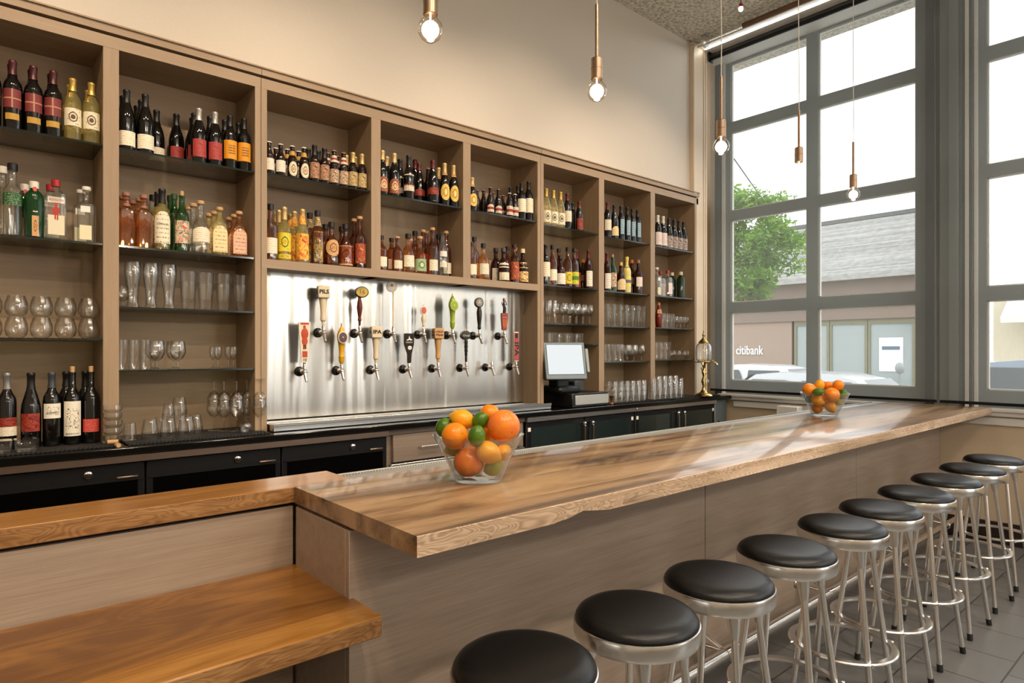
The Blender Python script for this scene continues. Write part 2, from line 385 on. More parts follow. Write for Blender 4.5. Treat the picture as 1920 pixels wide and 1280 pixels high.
struct('wall_right', MB().box(6.2, 6.5, -3.6, 4.2, 0, 1.0).box(6.3, 6.5, 3.74, 4.2, 1.0, ZC).box(6.3, 6.5, -3.6, -2.95, 1.0, ZC), flat('beige_wall_paint', 'D9C4A6', .6))
struct('baseboard_right', MB().box(6.18, 6.2, -3.6, 1.67, 0, .17, bev=.004), flat('dark_base', '2A1F1A', .4))
struct('trim_1', MB().box(6.180, 6.2, -3.6, 3.55, .93, .992, bev=.004), M_white)
# pilaster between shelving and window, with stepped moulding
mb = MB().box(5.70, 5.77, 3.715, 3.9, 3.13, ZC, bev=.008).box(5.775, 5.97, 3.73, 3.95, 1.05, ZC)
for x in (5.90, 5.935): mb.box(x, x + .025, 3.722, 3.735, 1.05, ZC, bev=.004)
struct('trim_2', mb, flat('cream_trim_paint', 'E2D0B6', .5))
struct('trim_3', MB().box(5.80, 6.28, -3.6, 3.73, 4.66, 4.70).box(6.05, 6.3, -3.6, 3.8, 4.615, 4.66, bev=.006).box(6.02, 6.1, -3.6, 3.8, 4.64, 4.665, bev=.004), M_white)
struct('trim_4', MB().box(6.165, 6.55, -2.95, 3.72, 1.0, 1.062, bev=.006).box(6.15, 6.2, -2.95, 3.72, 1.035, 1.062, bev=.006), M_white)  # window sill
# windows
ROWS = [(1.20, 1.926), (2.035, 2.92), (3.02, 3.866), (3.972, 4.60)]
def window(n, y0):
    cols = [(y0, y0 + .835), (y0 + .945, y0 + 1.76)]; xf0, xf1 = 6.28, 6.34
    fr = MB()
    ya, yb = y0 - .10, y0 + 1.86
    fr.box(xf0, xf1, ya, cols[0][0], 1.0, 4.7); fr.box(xf0, xf1, cols[1][1], yb, 1.0, 4.7); fr.box(xf0, xf1, cols[0][1], cols[1][0], 1.0, 4.7)
    zs = [1.0] + [z for r in ROWS for z in r] + [4.7]
    for k in range(0, len(zs), 2):
        for a, b in cols: fr.box(xf0, xf1, a, b, zs[k], zs[k + 1])
    for a, b in cols:
        for c, d in ROWS:   # glazing beads
            g = .012; fr.box(xf0 + .02, xf1 - .01, a, a + g, c, d, 1).box(xf0 + .02, xf1 - .01, b - g, b, c, d, 1).box(xf0 + .02, xf1 - .01, a, b, c, c + g, 1).box(xf0 + .02, xf1 - .01, a, b, d - g, d, 1)
    fr.box(6.22, 6.30, yb - .01, yb + .05, 1.05, 4.7, 2).box(6.24, 6.29, yb - .045, yb - .02, 1.05, 4.7, 1).box(6.22, 6.30, ya - .05, ya + .01, 1.05, 4.7, 2)
    o = struct('window_%d' % n, fr, [M_frame, M_white, M_framed])
    p = MB()
    for a, b in cols:
        for c, d in ROWS: p.box(6.312, 6.318, a, b, c, d)
    p.build('pane', G_pane, o); return o
window(1, 1.88); window(2, -0.385); window(3, -2.65)
for n, (a, b) in enumerate(((3.5, 5.5),)):     # unseen window behind the camera, added to let in fill daylight
    mb = MB().box(a, a + .06, -3.68, -3.62, .75, 3.9).box(b - .06, b, -3.68, -3.62, .75, 3.9).box(a, b, -3.68, -3.62, .75, .83).box(a, b, -3.68, -3.62, 3.82, 3.9).box(a, b, -3.68, -3.62, 2.2, 2.26)
    o = struct('window_%d' % (n + 4), mb, M_frame); MB().box(a + .05, b - .05, -3.655, -3.65, .8, 3.85).build('pane', G_pane, o)
for i, (a, b) in enumerate([(1.45, 1.78), (-.80, -.485)]):
    mb = MB().box(6.24, 6.36, a, b, 1.0, 4.7).box(6.20, 6.25, a + .1, b - .16, 1.05, 4.7, 0, bev=.006).box(6.21, 6.25, a + .03, a + .055, 1.05, 4.7, 1)
    struct('trim_%d' % (5 + i), mb, [M_frame, M_white])

# ------------------------------------------------------------------ roller shades
t = NT('sheer_shade_mesh'); co = t.tex()
wv = t.noise(t.mapping(co, (1, 9, 2.5)), 9.0, 3)
fac = t.math('ADD', t.math('MULTIPLY', wv, 0.10), 0.30)
d = t.n('ShaderNodeBsdfDiffuse', i_0=lin('A4AAAA')).outputs[0]; tl = t.n('ShaderNodeBsdfTranslucent', i_0=lin('A4A8A0')).outputs[0]
M_shade = t.done(t.n('ShaderNodeMixShader', i_0=fac, i_1=t.n('ShaderNodeBsdfTransparent', i_0=(1, 1, 1, 1)).outputs[0], i_2=t.n('ShaderNodeMixShader', i_0=.4, i_1=d, i_2=tl).outputs[0]).outputs[0])
for (ya, yb, txt) in ((1.645, 3.71, 'sheer grey roller shade over the tall window beside the bar shelves'), (-.55, 1.625, 'sheer grey roller shade over the right-side window beyond the post'), (-2.9, -.57, None)):
    r = thing('roller_shade', txt or 'sheer grey roller shade over the third tall window, out of the frame', 'roller shade', (6.0, (ya + yb) / 2, 1.11), 0, None)
    h = (yb - ya) / 2
    fb = MB(); n = 24; vs = []; fs = []
    top = h if ya > 1 else h; dt = .012 if ya > 1 else 0
    for j in range(2):
        for i in range(n + 1):
            y = -h + 2 * h * i / n + (dt if (i == 0 and j == 1) else 0)
            for k in (0, 1): vs.append((.004 * sin(i * 1.3) - .0004 + k * .0008, y, 0 if j == 0 else 3.47))
    for i in range(n):
        a = 2 * i; b = a + 2; c = a + 2 * (n + 1); e = b + 2 * (n + 1)
        fs.append((a, b, e, c))
    fb.add(vs, fs, 0, True); fb.build('shade_fabric', M_shade, r)
    MB().box(-.008, .008, -h, h, -.012, .012, bev=.003).build('hem_bar', M_blackm, r)
    MB().tube([(0, -h + .01, 3.50), (0, h - .01, 3.50)], .032, 16).build('roller_tube', M_blackm, r)
    MB().box(-.045, .045, h - .012, h + .006, 3.445, 3.555, bev=.008).build('bracket', M_blackm, r)

# ------------------------------------------------------------------ shelving cabinet
YC = 3.73; YB = 4.06; P = .742; X0 = -.135; SW = .065; ZT = 3.035; ZTOP = 3.095
CZ = 1.05
def bayx(k): return X0 + P * (k - 1) + .008, X0 + P * (k - 1) + P - SW + .005     # k from 1
SHELVES = {0: [2.55, 2.055, 1.58], 1: [2.55, 2.055, 1.58], 2: [2.55, 2.055, 1.745, 1.42], 3: [2.56], 4: [2.56], 5: [2.56], 6: [2.55, 2.06, 1.745, 1.577], 7: [2.54, 2.056, 1.742, 1.422], 8: [2.535, 2.054, 1.745, 1.432]}
def cabinet(k0, k1, lab):
    xa = bayx(k0)[0] - (SW if k0 != 3 and k0 != 6 else SW / 2); xb = bayx(k1)[1] + (SW / 2 if k1 != 8 else SW)
    c = thing('shelf_cabinet', lab, 'cabinet', (xa, YC, CZ))
    L = T3((-xa, -YC, -CZ))
    tapsec = k0 == 3
    zb = 2.0 if tapsec else CZ
    MB().box(xa, xb, YB, YB + .02, zb, ZTOP, M=L).build('back_panel', M_cab, c)
    MB().box(xa, xb, YC, YB, ZT, ZTOP, M=L).build('top_panel', M_cab, c)
    MB().box(xa, xb, YC - .012, YB, ZTOP + .012, ZTOP + .05, M=L).box(xa, xb, YC + .03, YB, ZTOP, ZTOP + .014, 1, M=L).box(xa, xb, YC - .022, YB, ZTOP + .05, ZTOP + .058, M=L).build('crown', [M_cab, flat('shadow_gap_brown', '5A4636', .7)], c)
    edges = [xa] + [bayx(k)[1] for k in range(k0, k1)] + [bayx(k1)[1]]
    xs = []
    xs.append((xa, bayx(k0)[0]))
    for k in range(k0, k1): xs.append((bayx(k)[1], bayx(k + 1)[0]))
    xs.append((bayx(k1)[1], xb))
    for i, (a, b) in enumerate(xs):
        z0 = zb
        if tapsec and i in (0, len(xs) - 1): z0 = CZ
        MB().box(a, b, YC + .001, YB, z0, ZT, M=L).build('upright', M_cabz, c)
    if tapsec: MB().box(xa, xb, YC, YB, 2.0, 2.052, M=L).build('lower_rail', M_cab, c)
    for k in range(k0, k1 + 1):
        a, b = bayx(k)
        for z in SHELVES[k]:
            m = MB(); m.box(a + .001, b - .001, YC + .012, YB - .002, z - .010, z, M=L)
            m.mi = [0, 0, 1, 1, 1, 1]
            m.build('glass_shelf', [G_shelf, G_shelfedge], c)
    if k0 == 6:
        a, b = bayx(7); MB().box(a + .05, a + .12, YB - .008, YB, 1.255, 1.37, M=L, bev=.002).ball((a + .085, YB - .008, 1.335), .018, 1, M=L, sc=(1, .2, 1)).ball((a + .085, YB - .008, 1.285), .018, 1, M=L, sc=(1, .2, 1)).build('outlet', [flat('brown_plate', '4A3528', .4), M_white], c)
    return c
cabinet(0, 2, 'built-in oak bottle shelving at left, holding wine, spirits and glassware')
cabinet(3, 5, 'oak shelving bays above the stainless beer tap wall')
cabinet(6, 8, 'tall oak shelving bays beside the window, behind the cash register')

# ------------------------------------------------------------------ tap wall, tray, back counter
XL_, XR_ = 1.362, 3.525
tag(MB().box(XL_ + .002, XR_ - .002, 3.9, 3.93, 1.10, 2.0).box(XR_ - .10, XR_ - .085, 3.895, 3.9, 1.1, 1.24).build('steel_backsplash', M_steel), 'brushed stainless steel sheet behind the row of beer taps', 'backsplash')
mb = MB().box(XL_ + .004, 3.60, 3.66, 3.735, CZ + .002, CZ + .042, bev=.004).box(XL_ + .004, XR_ - .004, 3.72, 3.898, CZ + .002, CZ + .042).box(XL_ + .004, 3.60, 3.655, 3.665, CZ + .03, CZ + .05, bev=.002)
for y in (3.70, 3.74, 3.82): mb.box(XL_ + .01, XR_ - .01, y, y + .006, CZ + .042, CZ + .047)
tag(mb.build('drip_tray', M_tray), 'long stainless drip tray lying below the beer taps', 'drip tray')
tag(MB().box(-1.5, 6.16, 3.555, 4.055, CZ - .035, CZ, bev=.004).build('back_counter', M_black), 'long black polished back counter carrying bottles, glasses and the register', 'countertop')
# under counter units
YF = 3.60
def cooler(xa, xb, ndoor, lab, glassdoor):
    c = thing('back_bar_cooler', lab, 'cooler', ((xa + xb) / 2, YF, 0)); L = T3((-(xa + xb) / 2, -YF, 0))
    MB().box(xa, xb, YF + .03, 4.05, .08, .975, M=L).build('body', M_blackm, c)
    MB().box(xa, xb, YF - .03, YF + .03, .975, 1.013, M=L, bev=.003).build('top_trim', M_trim if not glassdoor else M_tray, c)
    MB().box(xa + .02, xb - .02, YF + .06, 4.0, 0, .08, M=L).build('kick_plate', M_blackm, c)
    wd = (xb - xa) / ndoor
    for i in range(ndoor):
        a, b = xa + i * wd + .004, xa + (i + 1) * wd - .004
        d = MB().box(a, b, YF - .005, YF + .03, .12, .97, M=L, bev=.003).build('door', M_blackm, c)
        if glassdoor:
            MB().box(a + .045, b - .045, YF - .008, YF - .004, .2, .925, M=L).build('glass_panel', flat('cooler_glass', '1E2A2A', .05, Specular_IOR_Level=1.0), d)
            hx = b - .045 if i % 2 == 0 else a + .045
            MB().tube([(hx, YF - .006, .93), (hx, YF - .05, .93), (hx, YF - .055, .90), (hx, YF - .055, .66), (hx, YF - .006, .66)], .010, 8, M=L).ball((hx, YF - .05, .925), .017, M=L).build('handle', M_chrome, d)
            sx = a + .03 if i % 2 == 0 else b - .03
            MB().box(sx - .014, sx + .014, YF - .008, YF - .005, .90, .93, M=L).build('sticker', WINK, d)
        else:
            MB().box(a + .03, b - .03, YF - .009, YF - .004, .15, .885, M=L).box(a + .01, b - .01, YF - .012, YF - .004, .885, .892, 1, M=L).build('glass_panel', [flat('black_gloss', '040404', .12, Specular_IOR_Level=.25), M_blackm], d)
            cx = (a + b) / 2 + .10
            MB().lathe([(.006, 0), (.017, 0), (.018, .006), (.009, .009), (.0, .009)], 16, 0, L @ T3((cx, YF - .006, .93)) @ Matrix.Rotation(pi / 2, 4, 'X'), cap0=False).build('lock', M_chrome, d)
            MB().box(b - .12, b - .03, YF - .014, YF - .005, .897, .906, M=L, bev=.002).build('handle', M_trim, d)
cooler(-1.5, .02, 2, 'black back-bar cooler at the far left under the wine bottles', False)
cooler(.025, 2.07, 3, 'long black back-bar cooler with round chrome locks, left of the drawers', False)
cooler(3.265, 4.58, 2, 'glass-door cooler below the cash register', True)
cooler(4.585, 5.895, 2, 'glass-door cooler below the stacked glasses near the window', True)
tag(MB().box(5.90, 6.13, YF - .005, 4.0, 0, 1.012, bev=.006).box(5.96, 5.98, YF - .012, YF - .004, .74, .79, 1).build('filler_cabinet', [flat('grey_enamel', '5C666B', .3), M_black]), 'narrow grey metal cabinet closing the counter end by the window', 'cabinet')
c = thing('drawer_cabinet', 'wooden drawer unit between the coolers, behind the fruit bowl', 'cabinet', (2.66, YF, 0)); L = T3((-2.66, -YF, 0))
MB().box(2.075, 3.26, YF + .02, 4.05, .0, 1.013, M=L).box(2.075, 3.26, YF, YF + .02, .98, 1.013, M=L).build('body', M_drawer, c)
for (a, b, z0, z1) in ((2.11, 2.66, .80, .975), (2.675, 3.225, .80, .975), (2.11, 3.225, .42, .73)):
    d = MB().box(a, b, YF - .012, YF + .02, z0, z1, M=L, bev=.003).build('drawer', M_drawer, c)
    m = (a + b) / 2
    MB().tube([(m - .08, YF - .01, (z0 + z1) / 2), (m - .08, YF - .04, (z0 + z1) / 2), (m + .08, YF - .04, (z0 + z1) / 2), (m + .08, YF - .01, (z0 + z1) / 2)], .006, 8, M=L).build('handle', M_alu, d)
MB().box(2.09, 3.245, YF - .02, YF + .02, .745, .79, M=L, bev=.003).build('metal_rail', M_tray, c)
# rubber bar mats
def mat_(xa, xb, ya, yb, lab):
    mb = MB().box(xa, xb, ya, yb, CZ + .001, CZ + .009, bev=.002)
    n = int((xb - xa) / .018)
    for i in range(n): mb.box(xa + .018 * i + .003, xa + .018 * i + .012, ya - .004, ya + .012, CZ + .001, CZ + .013)
    tag(mb.build('bar_mat', M_rubber), lab, 'bar mat', 'black rubber bar mats')
mat_(-.45, .585, 3.62, 4.0, 'black rubber bar mat under the wine bottles at far left')
mat_(.635, 1.33, 3.62, 4.0, 'black rubber bar mat under the upturned tumblers and wine glasses')
mat_(4.33, 5.14, 3.60, 4.02, 'black rubber bar mat under the stacks of glasses beside the register')
mat_(5.16, 5.98, 3.58, 4.02, 'black rubber bar mat under the brass fountain by the window')

# ------------------------------------------------------------------ beer taps
def faucet(root):
    RX = Matrix.Rotation(pi / 2, 4, 'X')
    MB().lathe([(.0, 0), (.030, 0), (.031, .006), (.026, .014), (.016, .016), (.0, .016)], 20, 0, RX, cap0=False).build('collar', M_black, root)
    mb = MB().tube([(0, -.01, 0), (0, -.045, 0), (0, -.05, 0), (0, -.075, 0)], .012, 12, rs=[.013, .013, .017, .015])
    mb.ball((0, -.085, .0), .017).tube([(0, -.085, 0), (0, -.10, -.03), (0, -.115, -.06)], .01, 12, rs=[.013, .0105, .009])
    mb.tube([(0, -.085, .0), (0, -.083, .02), (0, -.082, .035), (0, -.08, .05)], .008, 10, rs=[.012, .009, .012, .006])
    mb.build('spout', M_chrome, root)
HB = Vector((0, -.08, .045))
def turned(prof, mat, root, name='handle', lean=0.0, n=20):
    return MB().lathe(prof, n, 0, T3(HB) @ Matrix.Rotation(lean, 4, 'X')).build(name, mat, root)
IVORY = flat('ivory_wood', 'E3D3B4', .4); TAN = wood('pale_maple', 'B98A55', 'CFA36B', 'DDB880', 'Z'); MAHOG = flat('mahogany', '5A1F10', .25); YEL = flat('yellow_paint', 'D9A51E', .3)
GRN = flat('lime_green_paint', '8FA81F', .3); BLK = flat('black_lacquer', '18130F', .22); CREAM = flat('cream_paint', 'E9DFC8', .4); BRED = flat('brick_red_paint', '8E2A16', .35); ORG = flat('orange_paint', 'D8701C', .35)
def TapA(root, word, wm, lm):   # turned handle with a cube on top
    turned([(.009, 0), (.011, .025), (.017, .03), (.019, .045), (.0165, .06), (.018, .10), (.024, .15), (.026, .168), (.015, .172)], wm, root)
    z = HB.z + .17
    cb = MB().box(-.036, .036, HB.y - .036, HB.y + .036, z, z + .078, bev=.005).build('cube_topper', wm, root)
    lt = word.split('\n')
    for i, wd in enumerate(lt):
        letters(wd, .034 / (1 if len(lt) == 1 else 1.9), lm, cb, T3((0, HB.y - .0368, z + .039 + (len(lt) / 2 - .5 - i) * .022)), bold=.0014, fit=.058)
        letters(wd, .034 / (1 if len(lt) == 1 else 1.9), lm, cb, Matrix.Translation((-.0368, HB.y, z + .039 + (len(lt) / 2 - .5 - i) * .022)) @ Matrix.Rotation(-pi / 2, 4, 'Z'), bold=.0014, fit=.058)
def disc(root, c, rx, rz, th, m1, m2, rim=.006, name='badge', extra=None):
    RX = Matrix.Rotation(pi / 2, 4, 'X')
    b = MB().lathe([(1e-5, -th / 2), (1, -th / 2), (1, th / 2), (1 - rim / rx, th / 2 + .002)], 28, 0, T3(c) @ Matrix.Diagonal((rx, 1, rz, 1)) @ RX).build(name, m1, root)
    MB().lathe([(1 - rim / rx, 0), (1e-5, .001)], 28, 0, T3((c[0], c[1] - th / 2 - .0025, c[2])) @ Matrix.Diagonal((rx, 1, rz, 1)) @ RX, cap1=False).build('badge_face', m2, b)
    return b
def tap(i, row, x, z, word):
    tap_(i, row, x, z, word); turn_handles(LAST[0], R_(-16))
LAST = [None]
def tap_(i, row, x, z, word):
    r = thing('beer_tap', word, 'beer tap', (x, 3.9, z), 0, 'beer taps on the steel wall'); LAST[0] = r; faucet(r); y = HB.y; z0 = HB.z
    k = (row, i)
    if k == ('U', 0): TapA(r, 'PILS', IVORY, INK)
    if k == ('L', 3): TapA(r, 'IPA', IVORY, INK)
    if k == ('L', 5): TapA(r, 'OLD\nPlank', TAN, flat('brown_ink', '6A4320', .6))
    if k == ('U', 1):
        turned([(.007, 0), (.009, .035), (.014, .04), (.010, .055), (.013, .08), (.019, .12), (.015, .16), (.010, .18), (.013, .2)], MAHOG, r)
        b = disc(r, (.012, y, z0 + .225), .045, .037, .03, BLK, flat('gilt_face', 'C9A94E', .35), .007); letters('16', .04, flat('olive_ink', '6A5A1E', .5), b, T3((.012, y - .021, z0 + .225)))
    if k == ('U', 2):
        turned([(.006, 0), (.004, .03), (.0055, .06), (.004, .09), (.006, .13), (.005, .2), (.005, .25)], flat('bone_white', 'DCCBAA', .5), r)
        b = disc(r, (-.01, y, z0 + .275), .037, .037, .008, flat('chalk_white', 'E4DCD0', .5), flat('chalk_face', 'EAE2D6', .5), .003)
        MB().ball((-.01, y - .007, z0 + .285), .008, sc=(1, .2, 1)).build('dot', flat('rust_dot', 'A25A3A', .5), b)
    if k == ('U', 3):
        turned([(.006, 0), (.008, .015), (.012, .02), (.009, .03), (.016, .055), (.017, .07), (.010, .095)], IVORY, r)
        b = disc(r, (0, y, z0 + .125), .024, .033, .012, CREAM, flat('pink_face', 'C9605A', .5), .006)
        MB().ball((0, y, z0 + .162), .004, sc=(1, 1, 1.6)).build('finial', IVORY, r)
    if k in (('U', 4), ('L', 1)):
        m = GRN if row == 'U' else YEL
        turned([(.010, 0), (.014, .012), (.018, .02), (.016, .035), (.020, .045), (.016, .055), (.017, .09), (.021, .13), (.029, .17), (.028, .19), (.020, .215), (.009, .235), (.006, .24)], m, r)
        MB().tube([(0, y, z0 + .238), (0, y, z0 + .262)], .004, 8, rs=[.006, .004]).build('finial', M_gold, r)
        b = disc(r, (.004, y - .026, z0 + .17), .031, .039, .012, CREAM if row == 'L' else flat('pale_green', 'B9C46A', .4), flat('plum_face', '5E4450', .4) if row == 'L' else flat('green_face', '93B01E', .4), .005)
        letters('LAGER' if False else '*', .03, CREAM, b, T3((.004, y - .036, z0 + .165)))
    if k == ('U', 5):
        turned([(.008, 0), (.014, .01), (.013, .02), (.012, .03), (.018, .08), (.021, .13), (.014, .165), (.009, .175)], BLK, r)
        b = disc(r, (-.004, y, z0 + .205), .034, .038, .025, BLK, flat('grey_face', '8E8A80', .4), .007); letters('A', .035, CREAM, b, T3((-.004, y - .018, z0 + .205)))
    if k == ('U', 6):
        MB().prism([(-.017, z0), (.017, z0), (.027, z0 + .10), (.026, z0 + .135), (-.026, z0 + .135), (-.027, z0 + .10)], y - .012, y + .012).build('handle', BRED, r)
        b = MB().box(-.008, -.003, y - .0145, y - .012, z0 + .02, z0 + .085).box(.003, .008, y - .0145, y - .012, z0 + .02, z0 + .085).box(-.016, -.011, y - .0145, y - .012, z0 + .03, z0 + .085).box(.011, .016, y - .0145, y - .012, z0 + .03, z0 + .085).box(-.02, .02, y - .0145, y - .012, z0 + .098, z0 + .103).build('relief', ORG, r)
        g = MB().tube([(0, y, z0 + .135), (.004, y, z0 + .17), (-.004, y, z0 + .20), (-.002, y, z0 + .225)], .012, 12, rs=[.012, .013, .010, .006])
        g.tube([(-.002, y, z0 + .205), (-.018, y - .004, z0 + .195), (-.02, y, z0 + .222)], .004, 8).tube([(0, y, z0 + .205), (.018, y - .004, z0 + .20), (.012, y, z0 + .228)], .004, 8).tube([(-.004, y, z0 + .17), (-.008, y, z0 + .137)], .006, 8).tube([(.006, y, z0 + .17), (.01, y, z0 + .137)], .006, 8)
        g.build('carved_figure', BLK, r); MB().lathe([(.009, 0), (.012, .012), (.010, .026)], 12, 0, T3((-.002, y, z0 + .226))).build('barrel', M_copper, r)
    if k == ('L', 0):
        pd = MB().prism([(-.018, z0 + .012), (.020, z0 + .012), (.036, z0 + .262), (-.036, z0 + .262)], y - .011, y + .011).build('handle', CREAM, r)
        turned([(.007, 0), (.010, .006), (.008, .014)], M_brass, r, 'ferrule')
        e = flat('red_figure', 'BF4B2E', .5)
        m = MB().ball((0, y - .012, z0 + .232), .010, sc=(.8, .15, 1.1)).ball((.001, y - .012, z0 + .19), .030, sc=(.72, .08, 1.2)).ball((.001, y - .012, z0 + .145), .022, sc=(.8, .08, 1.3)).box(-.024, .026, y - .0125, y - .011, z0 + .247, z0 + .258).box(-.013, .017, y - .0125, y - .011, z0 + .045, z0 + .082)
        m.build('printed_figure', e, pd)
        MB().tube([(-.004, y - .012, z0 + .12), (-.004, y - .012, z0 + .095)], .004, 6).tube([(.006, y - .012, z0 + .12), (.006, y - .012, z0 + .095)], .004, 6).build('printed_legs', MAHOG, pd)
        letters('10', .024, INK, pd, T3((.001, y - .0125, z0 + .028)), bold=.0004)
    if k == ('L', 2): pass
    if k == ('L', 4):
        sh = MB().prism([(-.011, z0), (.013, z0), (.017, z0 + .06), (.034, z0 + .13), (.034, z0 + .205), (-.034, z0 + .205), (-.034, z0 + .13), (-.011, z0 + .06)], y - .010, y + .010).build('handle', BLK, r)
        MB().prism([(-.022, z0 + .158), (-.004, z0 + .168), (.0, z0 + .19), (.006, z0 + .17), (.024, z0 + .16), (.008, z0 + .155), (0, z0 + .162), (-.008, z0 + .155)], y - .0115, y - .010).lathe([(1e-5, 0), (.014, 0), (.014, .001), (1e-5, .002)], 20, 0, T3((.004, y - .010, z0 + .105)) @ Matrix.Rotation(pi / 2, 4, 'X')).build('bird_emblem', WINK, sh)
        letters('WEST', .014, WINK, sh, T3((0, y - .0112, z0 + .142)), fit=.05); letters('3', .016, INK, sh, T3((.004, y - .0128, z0 + .105)))
    if k == ('L', 6):
        turned([(.008, 0), (.010, .03), (.007, .04), (.012, .055), (.009, .07), (.014, .085), (.010, .10), (.015, .115), (.011, .13), (.014, .145), (.012, .165)], BLK, r)
        b = disc(r, (-.006, y, z0 + .20), .040, .034, .03, BLK, flat('black_face', '1A1612', .3), .006); tag(b, 'black badge with a gold rim')
        letters('Oval', .022, CREAM, b, T3((-.006, y - .020, z0 + .197)), fit=.05, name='lettering')
        MB().tube([(-.006, y, z0 + .232), (-.006, y, z0 + .25)], .004, 8, rs=[.007, .004]).build('finial', M_gold, r)
    if k == ('L', 8):
        pd = MB().box(-.021, .021, y - .010, y + .010, z0, z0 + .235, bev=.003).build('handle', flat('pale_edge_wood', 'E6D6BC', .4), r)
        MB().box(-.018, .018, y - .0112, y - .0098, z0 + .008, z0 + .227).build('red_face', flat('crimson_face', 'B03A34', .35), pd)
        letters('IPA', .052, INK, pd, T3((0, y - .012, z0 + .10)) @ Matrix.Rotation(pi / 2, 4, 'Y'), bold=.001, fit=.11)
        MB().box(-.012, .012, y - .0125, y - .0112, z0 + .185, z0 + .222).build('black_mark', INK, pd)
def turn_handles(r, a):
    Rz = Matrix.Rotation(a, 4, 'Z'); off = HB - (Rz @ HB)
    for ch in KIDS(r):
        if ch.name.split('.')[0] not in ('collar', 'spout'): ch.rotation_euler = (0, 0, a); ch.location = off
UX = [1.742, 1.994, 2.245, 2.491, 2.741, 2.991, 3.24]
LX = [1.619, 1.866, 2.114, 2.37, 2.614, 2.866, 3.113, 3.362]
UL = ['tap with an ivory handle topped by a cube lettered PILS', 'tap with a mahogany handle and gold oval badge', 'tap with a thin bone rod and round white disc', 'short ivory tap handle with small pink oval badge', 'tap with a lime green handle and round green badge', 'tap with a dark turned handle and round grey badge', 'tap with a red coffin-shaped handle and small black carved figure on top']
LLb = [(0, 'tap with a tall cream paddle showing a red figure'), (1, 'tap with a yellow turned handle and round plum badge'), (3, 'tap with an ivory handle topped by a cube lettered IPA'), (4, 'tap with a black shield handle and white bird emblem'), (5, 'tap with a maple handle and square maple block on top'), (6, 'tap with a black knobbed handle and black oval badge'), (7, 'bare chrome beer tap without a handle'), (8, 'tap with a narrow red paddle lettered IPA sideways')]
for i, x in enumerate(UX): tap(i, 'U', x, 1.634, UL[i])
for x, (i, l) in zip(LX, LLb): tap(i, 'L', x, 1.389, l)

# ------------------------------------------------------------------ bottles
# shape: (height, [(radius, z) ...], square exponent, square fades from..to, depth ratio, neck top radius)
SH = {
 'bord':  (.300, [(.033, 0), (.0365, .004), (.037, .02), (.037, .185), (.034, .203), (.022, .222), (.0145, .238), (.0135, .288), (.0155, .290), (.0155, .298), (.0125, .300)], 2, None, 1),
 'burg':  (.300, [(.036, 0), (.0395, .004), (.040, .02), (.040, .150), (.037, .175), (.028, .205), (.018, .235), (.0145, .258), (.0140, .288), (.0160, .290), (.0160, .298), (.013, .300)], 2, None, 1),
 'champ': (.300, [(.036, 0), (.0405, .006), (.0415, .02), (.0415, .140), (.037, .175), (.026, .210), (.0175, .245), (.0150, .280), (.0170, .284), (.0170, .292), (.014, .300)], 2, None, 1),
 'beer':  (.235, [(.027, 0), (.0305, .004), (.031, .02), (.031, .125), (.028, .145), (.018, .170), (.0140, .190), (.0135, .222), (.0155, .224), (.0155, .233), (.013, .235)], 2, None, 1),
 'beerb': (.260, [(.033, 0), (.0375, .004), (.038, .02), (.038, .130), (.034, .155), (.021, .185), (.0160, .205), (.0150, .245), (.0175, .248), (.0175, .258), (.014, .260)], 2, None, 1),
 'round': (.280, [(.034, 0), (.0385, .004), (.039, .02), (.039, .165), (.036, .184), (.022, .202), (.0150, .215), (.0145, .262), (.0165, .264), (.0165, .272), (.014, .280)], 2, None, 1),
 'squat': (.230, [(.040, 0), (.0445, .005), (.046, .02), (.044, .110), (.036, .140), (.020, .160), (.0155, .172), (.0155, .205), (.0175, .208), (.0175, .216), (.015, .230)], 2, None, 1),
 'square':(.235, [(.034, 0), (.0375, .004), (.0375, .150), (.034, .163), (.020, .172), (.0155, .180), (.0155, .205), (.0175, .208), (.0175, .216), (.0150, .220)], 7, (.150, .175), 1),
 'rect':  (.265, [(.037, 0), (.0395, .004), (.0395, .175), (.036, .190), (.022, .203), (.0150, .212), (.0150, .235), (.0165, .238), (.0150, .242)], 8, (.172, .20), .62),
 'gin':   (.240, [(.034, 0), (.0385, .004), (.0400, .06), (.0410, .150), (.038, .172), (.027, .186), (.0160, .194), (.0150, .215), (.0165, .217), (.0150, .222)], 2, None, 1),
 'arch':  (.240, [(.037, 0), (.0405, .004), (.0405, .130), (.037, .152), (.024, .170), (.0155, .182), (.0145, .212), (.0160, .214), (.0145, .220)], 4, (.135, .17), .6),
 'tallc': (.300, [(.032, 0), (.0360, .004), (.0365, .175), (.034, .188), (.022, .200), (.0165, .21), (.0160, .270), (.0175, .272), (.0160, .282)], 2, None, 1),
 'drop':  (.270, [(.026, 0), (.0300, .006), (.0340, .05), (.036, .110), (.034, .150), (.026, .185), (.0160, .215), (.0130, .245), (.0150, .247), (.0130, .255)], 2, None, 1),
}
def Lb(n, *a): return (n, a)
